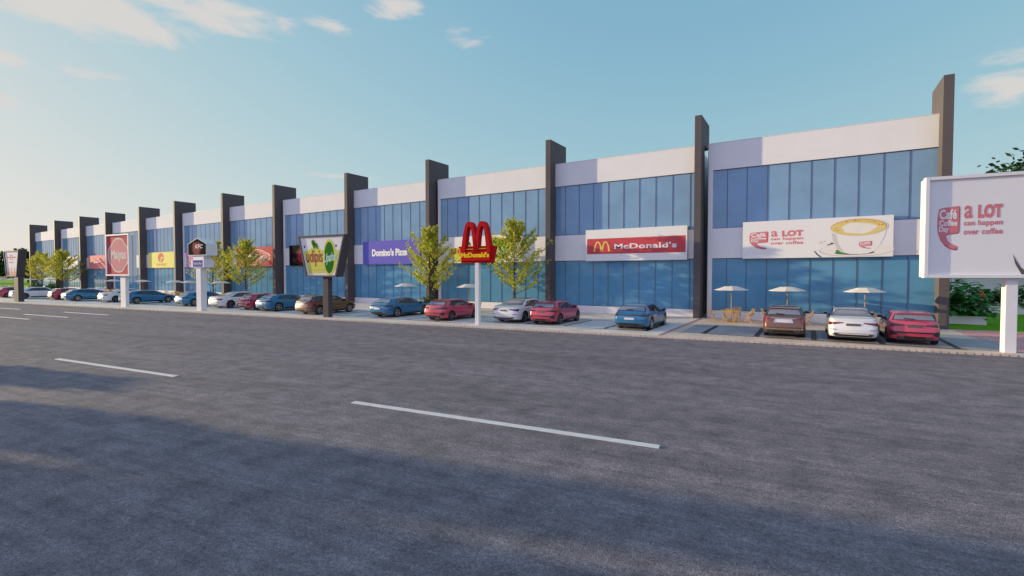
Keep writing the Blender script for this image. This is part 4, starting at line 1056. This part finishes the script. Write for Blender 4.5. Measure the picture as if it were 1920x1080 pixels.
sets = [(-4.39, 35.1, 'left of the bronze estate'), (-1.15, 35.15, 'behind the bronze estate'), (2.83, 35.2, 'behind the white saloon'),
        (-23.6, 31.8, 'behind the red arch sign post'), (-30.2, 31.5, 'left of the round yellow tree'),
        (-60.5, 31.5, 'right of the house-shaped sign'), (-66.9, 31.0, 'behind the house-shaped sign post'), (-71.8, 31.5, 'left of the house-shaped sign'),
        (-82.6, 32.0, 'right of the red badge sign post'), (-92.6, 32.0, 'left of the red badge sign post'),
        (-119, 31.6, 'between the two leftmost yellow trees'), (-129.5, 31.6, 'right of the leftmost dark sign post'), (-140, 31.6, 'behind the leftmost dark sign post'), (-148.0, 31.6, 'at the left edge of the row')]
first = True; firstc = True
for i, (x, y, lb) in enumerate(sets):
    rz = rng.uniform(-.3, .3)
    lu, lt = 'cream parasol ' + lb, 'teak table under the parasol ' + lb
    if first:
        ub.location = (x, y, .01); ub['label'] = lu; tb.location = (x + .02, y - .42, .01); tb['label'] = lt; first = False
    else:
        dup(ub, (x, y, .01), rz, lu); dup(tb, (x + .02, y - .42, .01), rz * .2, lt)
    if x < -100: continue
    spots_ = [(-1.1, -.45, math.pi / 2 + .1, 'left end'), (1.12, -.45, -math.pi / 2 - .15, 'right end')] + ([(.1, -1.25, math.pi + .1, 'road side'), (.3, .45, .1, 'shop side')] if i < 5 else [])
    for dx, dy, a, pos in spots_:
        lc = 'teak chair at the %s of the table %s' % (pos, lb)
        if firstc: ch.location = (x + dx, y + dy, .01); ch.rotation_euler = (0, 0, a); ch['label'] = lc; firstc = False
        else: dup(ch, (x + dx, y + dy, .01), a + rng.uniform(-.15, .15), lc)

# ------------------------------------------------------------------ trees and plants
def leaf(mb, p, s, r, up=.3, long=1.6):
    n = Vector((r.gauss(0, 1), r.gauss(0, 1), r.gauss(0, 1) + up)).normalized()
    a = n.orthogonal().normalized(); a = Matrix.Rotation(r.uniform(0, 6.28), 3, n) @ a; b = n.cross(a)
    p = Vector(p); mb.raw([p - a * s * long * .5, p + b * s * .42, p + a * s * long * .5, p - b * s * .42], [(0, 1, 2, 3)])
def street_tree(seed, label, H=7.35, crown=3.05, nb=44, per=96, ls=.152):
    r = random.Random(seed)
    t = thing('street_tree', label, 'tree', (0, 0, 0), 0, 'young street trees in front of the shops')
    tr = MB(); lv = MB()
    path = [(0, 0, 0), (.02, .01, 1.2), (-.03, .03, 2.6), (.03, -.02, 4.2), (0, .03, 5.6), (.02, 0, H - .4)]
    tr.tube(path, [.085, .07, .06, .045, .03, .012], 8)
    def at(z):
        for p, q_ in zip(path, path[1:]):
            if p[2] <= z <= q_[2]: k = (z - p[2]) / (q_[2] - p[2]); return Vector([p[i] + (q_[i] - p[i]) * k for i in range(3)])
        return Vector(path[-1])
    for i in range(nb):
        z = 1.5 + (H - 2.2) * (i / (nb - 1)) ** 1.0; f = (z - 1.5) / (H - 2.2)
        ln = crown * (.62 + .55 * math.sin(math.pi * min(1, f * 1.15 + .12))) * (1 - .62 * f) * r.uniform(.72, 1.15)
        a = i * 2.4 + r.uniform(-.4, .4); rise = .42 + .75 * f + r.uniform(-.12, .12)
        p0 = at(z); pts = [p0]
        for k in range(1, 6):
            q_ = k / 5; pts.append(p0 + Vector((math.cos(a) * ln * q_, math.sin(a) * ln * q_, ln * rise * q_ + .18 * ln * q_ * q_)) + Vector((r.gauss(0, .04), r.gauss(0, .04), r.gauss(0, .04))))
        tr.tube(pts, [.026 * (1 - .6 * f), .022, .017, .013, .009, .004], 5, False)
        subs = [(pts, .25)]
        for _ in range(4):
            k = r.uniform(.3, .9); b0 = pts[int(k * 5)]; aa = a + r.choice((-1, 1)) * r.uniform(.4, 1.1); l2 = ln * r.uniform(.2, .42)
            sp = [b0, b0 + Vector((math.cos(aa) * l2 * .5, math.sin(aa) * l2 * .5, l2 * .35)), b0 + Vector((math.cos(aa) * l2, math.sin(aa) * l2, l2 * .85))]
            tr.tube(sp, [.011, .008, .003], 4, False); subs.append((sp, 0.0))
        for sp, s0 in subs:
            m_ = int(per * (.42 if sp is pts else .2))
            for _ in range(m_):
                q_ = s0 + (1.02 - s0) * r.random() ** .8; k = min(len(sp) - 2, int(q_ * (len(sp) - 1))); g = q_ * (len(sp) - 1) - k
                p = Vector(sp[k]).lerp(Vector(sp[k + 1]), g) + Vector((r.gauss(0, .085), r.gauss(0, .085), r.gauss(0, .085)))
                leaf(lv, p, ls * r.uniform(.55, 1.15), r)
    for s_ in (-1, 0, 1):                                   # two leader spikes at the top
        for _ in range(70):
            q_ = r.random(); leaf(lv, (s_ * .30 * (1 - .2 * q_) + r.gauss(0, .06), s_ * .2 + r.gauss(0, .06), H - 1.3 + 1.3 * q_ - abs(s_) * .45), ls * r.uniform(.5, 1), r)
    tr.build('trunk', t, 'bark', smooth=60); lv.build('crown', t, 'leaf_yellow')
    mb = MB()
    for k in range(3):
        a = 2.1 * k + .3; mb.bar((.42 * math.cos(a), .42 * math.sin(a), 0), (.30 * math.cos(a), .30 * math.sin(a), 1.25), .05); mb.bar((.31 * math.cos(a), .31 * math.sin(a), 1.12), (.31 * math.cos(a + 2.1), .31 * math.sin(a + 2.1), 1.12), .035)
    mb.build('stake', t, 'wood_post'); return t
st1 = street_tree(3, 'round yellow-green tree just right of the red arch sign'); st1.location = (-20.17, 33.3, 0)
st2 = street_tree(11, 'round yellow-green tree left of the red arch sign, growing from a low bush'); st2.location = (-29.15, 33.3, 0)
dup(st2, (-58.4, 33.3, 0), 1.3, 'yellow-green tree in front of the red badge wall sign')
dup(st1, (-65.9, 33.3, 0), 2.2, 'yellow-green tree just right of the house-shaped sign')
for k, (x, y, rz, p, lb) in enumerate([(-119, 33.3, .7, st1, 'right one of the two leftmost yellow trees'), (-130, 33.3, 2.9, st2, 'leftmost yellow-green tree, beside the pale pink trapezoid sign')]):
    o = dup(p, (x, y, 0), rz, lb); o.scale = (1.3, 1.3, 1.02)

def bush(x, y, rx, ry, h, n, seed, label, mat='leaf_mid', ls=.12, name='low_bush', group='low bushes'):
    r = random.Random(seed); t = thing(name, label, 'bush', (x, y, 0), 0, group); lv = MB(); tr = MB()
    for _ in range(n):
        a = r.uniform(0, 6.283); q_ = math.sqrt(r.random()); z = h * (1 - q_ * q_ * .75) * r.uniform(.25, 1.08) * (1 + .2 * math.sin(3 * a + seed))
        leaf(lv, (rx * q_ * math.cos(a), ry * q_ * math.sin(a), max(.04, z)), ls * r.uniform(.6, 1.3), r)
    for _ in range(14):
        a = r.uniform(0, 6.283); tr.tube([(0, 0, 0), (rx * .6 * math.cos(a), ry * .6 * math.sin(a), h * .75)], [.02, .006], 4, False)
    lv.build('foliage', t, mat); tr.build('stem', t, 'bark'); return t
bush(-28.5, 32.3, 1.2, .7, 1.15, 900, 5, 'green bush under the yellow tree left of the red arch sign')
bush(-116.0, 31, 3.2, 1.0, 1.5, 1200, 6, 'green bush below the leftmost pair of yellow trees', ls=.2)
bush(-124.5, 31, 2.6, 1.0, 1.5, 900, 9, 'dull bush behind the roof of the side-on white saloon', ls=.2)

def crown_tree(x, y, h, r0, seed, label, mat, n=1500, ls=.5, z0=.25, name='tree', group=None, clumps=26, ry=None, trunk=.25):
    """a tapered trunk with limbs and a crown of leaf clumps"""
    r = random.Random(seed); t = thing(name, label, 'tree', (x, y, 0), r.uniform(0, .3), group); tr = MB(); lv = MB(); ry = ry or r0
    tr.tube([(0, 0, -.1), (.05, .02, h * .3), (-.05, .05, h * .62), (0, 0, h * .9)], [trunk, trunk * .75, trunk * .45, .04], 8)
    zc = h * (z0 + 1) / 2; rz = h * (1 - z0) / 2
    for k in range(clumps):
        while True:
            d = Vector((r.uniform(-1, 1), r.uniform(-1, 1), r.uniform(-1, 1)))
            if .15 < d.length < 1: break
        d = d.normalized() * (d.length ** .5)
        c = Vector((d.x * r0 * .85, d.y * ry * .85, zc + d.z * rz * .88)); cr = r.uniform(.2, .36) * min(r0, ry * 1.3)
        tr.tube([(0, 0, max(.5, c.z * .62)), (c.x * .5, c.y * .5, c.z * .82), c], [.09, .05, .015], 5, False)
        for _ in range(n // clumps):
            g = Vector((r.gauss(0, .5), r.gauss(0, .5), r.gauss(0, .42))) * cr
            leaf(lv, c + g, ls * r.uniform(.5, 1.2), r, .5)
    tr.build('trunk', t, 'bark', smooth=60); lv.build('crown', t, mat); return t
# the wood beyond the left end of the row
for k in range(14):
    y = 44 + k * 6.2 + rng.uniform(-1.5, 1.5); x = -236 - rng.uniform(0, 22) - k * 1.0
    crown_tree(x, y, rng.uniform(9.5, 13.5), rng.uniform(4.4, 5.6), 40 + k, ['dense dark green tree of the wood beyond the left end of the shops', 'dense dark green tree of the wood beyond the left end of the shops'][k % 2], 'leaf_dark', 1500, .95, .16, 'woodland_tree', 'dark trees beyond the left end of the shops', trunk=.3)
# right: tall tree, planters, garden wall, hedge trees
crown_tree(19.2, 60, 15.9, 6.4, 81, 'tall leafy tree rising behind the white billboard at the right edge', 'leaf_dark', 6500, .40, .28, 'garden_tree', None, 46)
def planter(x0, x1, y0, y1, h, label):
    t = thing('planter', label, 'planter', ((x0 + x1) / 2, (y0 + y1) / 2, 0), 0, 'long white planters on the lawn'); w2, d2 = (x1 - x0) / 2, (y1 - y0) / 2; th = .1
    mb = MB(); mb.box((-w2, -d2, .0), (w2, -d2 + th, h)); mb.box((-w2, d2 - th, 0), (w2, d2, h)); mb.box((-w2, -d2 + th, 0), (-w2 + th, d2 - th, h)); mb.box((w2 - th, -d2 + th, 0), (w2, d2 - th, h)); mb.build('trough', t, 'white_wall')
    mb = MB(); mb.box((-w2 + th, -d2 + th, .05), (w2 - th, d2 - th, h - .06)); mb.build('soil', t, 'soil'); return t
planter(6.95, 9.35, 40.6, 42.2, .52, 'long white planter on the lawn just right of the end fin')
planter(10.6, 16.8, 53.0, 54.6, .6, 'white planter farther back on the lawn, behind the billboard post')
def broad_plant(x, y, z0, h, sp, n, seed, label, mat='leaf_broad', ln=.55, name='broadleaf_plant', flower=False):
    r = random.Random(seed); t = thing(name, label, 'plant', (x, y, z0), 0, 'broad-leaved plants in the planters'); lv = MB(); stm = MB()
    for k in range(n):
        a = r.uniform(0, 6.283); q_ = math.sqrt(r.random()); hz = h * r.uniform(.15, 1) * (1 - .35 * q_)
        b = Vector((q_ * sp * math.cos(a), q_ * sp * math.sin(a), hz)); d = Vector((math.cos(a + r.gauss(0, .5)), math.sin(a + r.gauss(0, .5)), r.uniform(-.15, .75))).normalized()
        sd_ = d.cross(Vector((0, 0, 1))).normalized(); nn = sd_.cross(d); l = ln * r.uniform(.6, 1.25); wd = l * .24
        P = []
        for i in range(6):
            u = i / 5; c_ = b + d * l * u - Vector((0, 0, 1)) * (.35 * l * u * u); ww = wd * math.sin(math.pi * min(1, .08 + u * .92)) ** .8
            P.append((c_ + sd_ * ww + nn * ww * .25, c_, c_ - sd_ * ww + nn * ww * .25))
        vs = [v for tri in P for v in tri]; lv.raw(vs, [(i * 3 + j, i * 3 + j + 1, (i + 1) * 3 + j + 1, (i + 1) * 3 + j) for i in range(5) for j in range(2)])
        if k % 3 == 0: stm.tube([(b.x * .2, b.y * .2, 0), (b.x * .7, b.y * .7, hz * .6), b], [.02, .015, .008], 5, False)
    lv.build('foliage', t, mat, smooth=80); stm.build('stem', t, 'leaf_mid')
    if flower:
        mb = MB(); p = Vector((.55, -.5, h * .62))
        for k in range(9): mb.bar(p + Vector((r.gauss(0, .03), 0, k * .05)), p + Vector((r.gauss(0, .10), r.gauss(0, .05), k * .05 + .12)), .05)
        mb.bar((.3, -.3, .2), p, .02); mb.build('flower', t, 'flower')
    return t
broad_plant(7.45, 41.2, .4, 3.2, .95, 190, 3, 'tall dark broad-leaved plant beside the end fin', ln=.75)
broad_plant(8.55, 41.2, .4, 1.9, .95, 170, 4, 'spreading broad-leaved plant with an orange flower at the planter end', ln=.62, flower=True)
broad_plant(9.2, 41.3, .35, .85, .6, 60, 8, 'low arching plant hanging over the right end of the near planter', ln=.6)
for k, (x, h) in enumerate([(11.2, 2.2), (12.4, 1.7), (13.6, 2.0), (15.0, 2.4), (16.2, 2.1)]):
    broad_plant(x, 53.8, .5, h, .85, 120, 20 + k, ['leafy plant at the left end of the far planter', 'shorter leafy plant second in the far planter', 'leafy plant just left of the billboard post in the far planter', 'tall leafy plant right of the billboard post in the far planter', 'leafy plant at the right edge in the far planter'][k], ln=.7)
t = thing('garden_wall', 'low white garden wall behind the planted lawn', 'wall', (18, 66, 0)); mb = MB(); mb.box((-14, -.15, 0), (16, .15, 2.75)); mb.build('wall', t, 'white_wall'); mb = MB(); mb.box((-14.05, -.2, 2.751), (16.05, .2, 2.85)); mb.build('coping', t, 'white_wall', bevel=.01)
for k in range(7):
    crown_tree(7.5 + k * 3.3, 70 + (k % 2) * 1.6, 6.4 + (k % 3) * .5, 2.4, 120 + k, 'dark hedge tree behind the low white garden wall', 'leaf_dark', 900, .5, .12, 'hedge_tree', 'hedge trees behind the garden wall', 18)
# trees across the road, left of the camera: their long shadows fall over the road
dx_, dy_ = -math.sin(R(SUN_ROT)), -math.cos(R(SUN_ROT))
def caster(s, w_, h, rw, z0, seed, rl=None, n=2600):
    x = s * dx_ - w_ * dy_; y = s * dy_ + w_ * dx_
    return crown_tree(x, y, h, rl or rw, seed, 'tall dense tree across the road whose long shadow falls over the asphalt', 'leaf_dark', n, .5, z0, 'roadside_tree', 'trees across the road', 52, ry=rw, trunk=.3)
caster(-46, 9.6, 4.3, 1.0, .25, 301, 2.4)
caster(-52, 6.45, 9.4, .72, .10, 302, 3.0, 3400)
caster(-60, 6.4, 10.0, .75, .10, 303, 3.0, 3400)
caster(-41, 6.6, 6.0, .8, .1, 308, 2.6)
caster(-50, 3.9, 9.0, 1.0, .1, 304, 3.0, 3200)
caster(-58, 4.2, 10.5, .95, .1, 305, 3.2, 3200)
caster(-54, 1.9, 9.5, 1.1, .1, 306, 3.2)
caster(-62, -.5, 11, 1.5, .1, 307, 3.2)
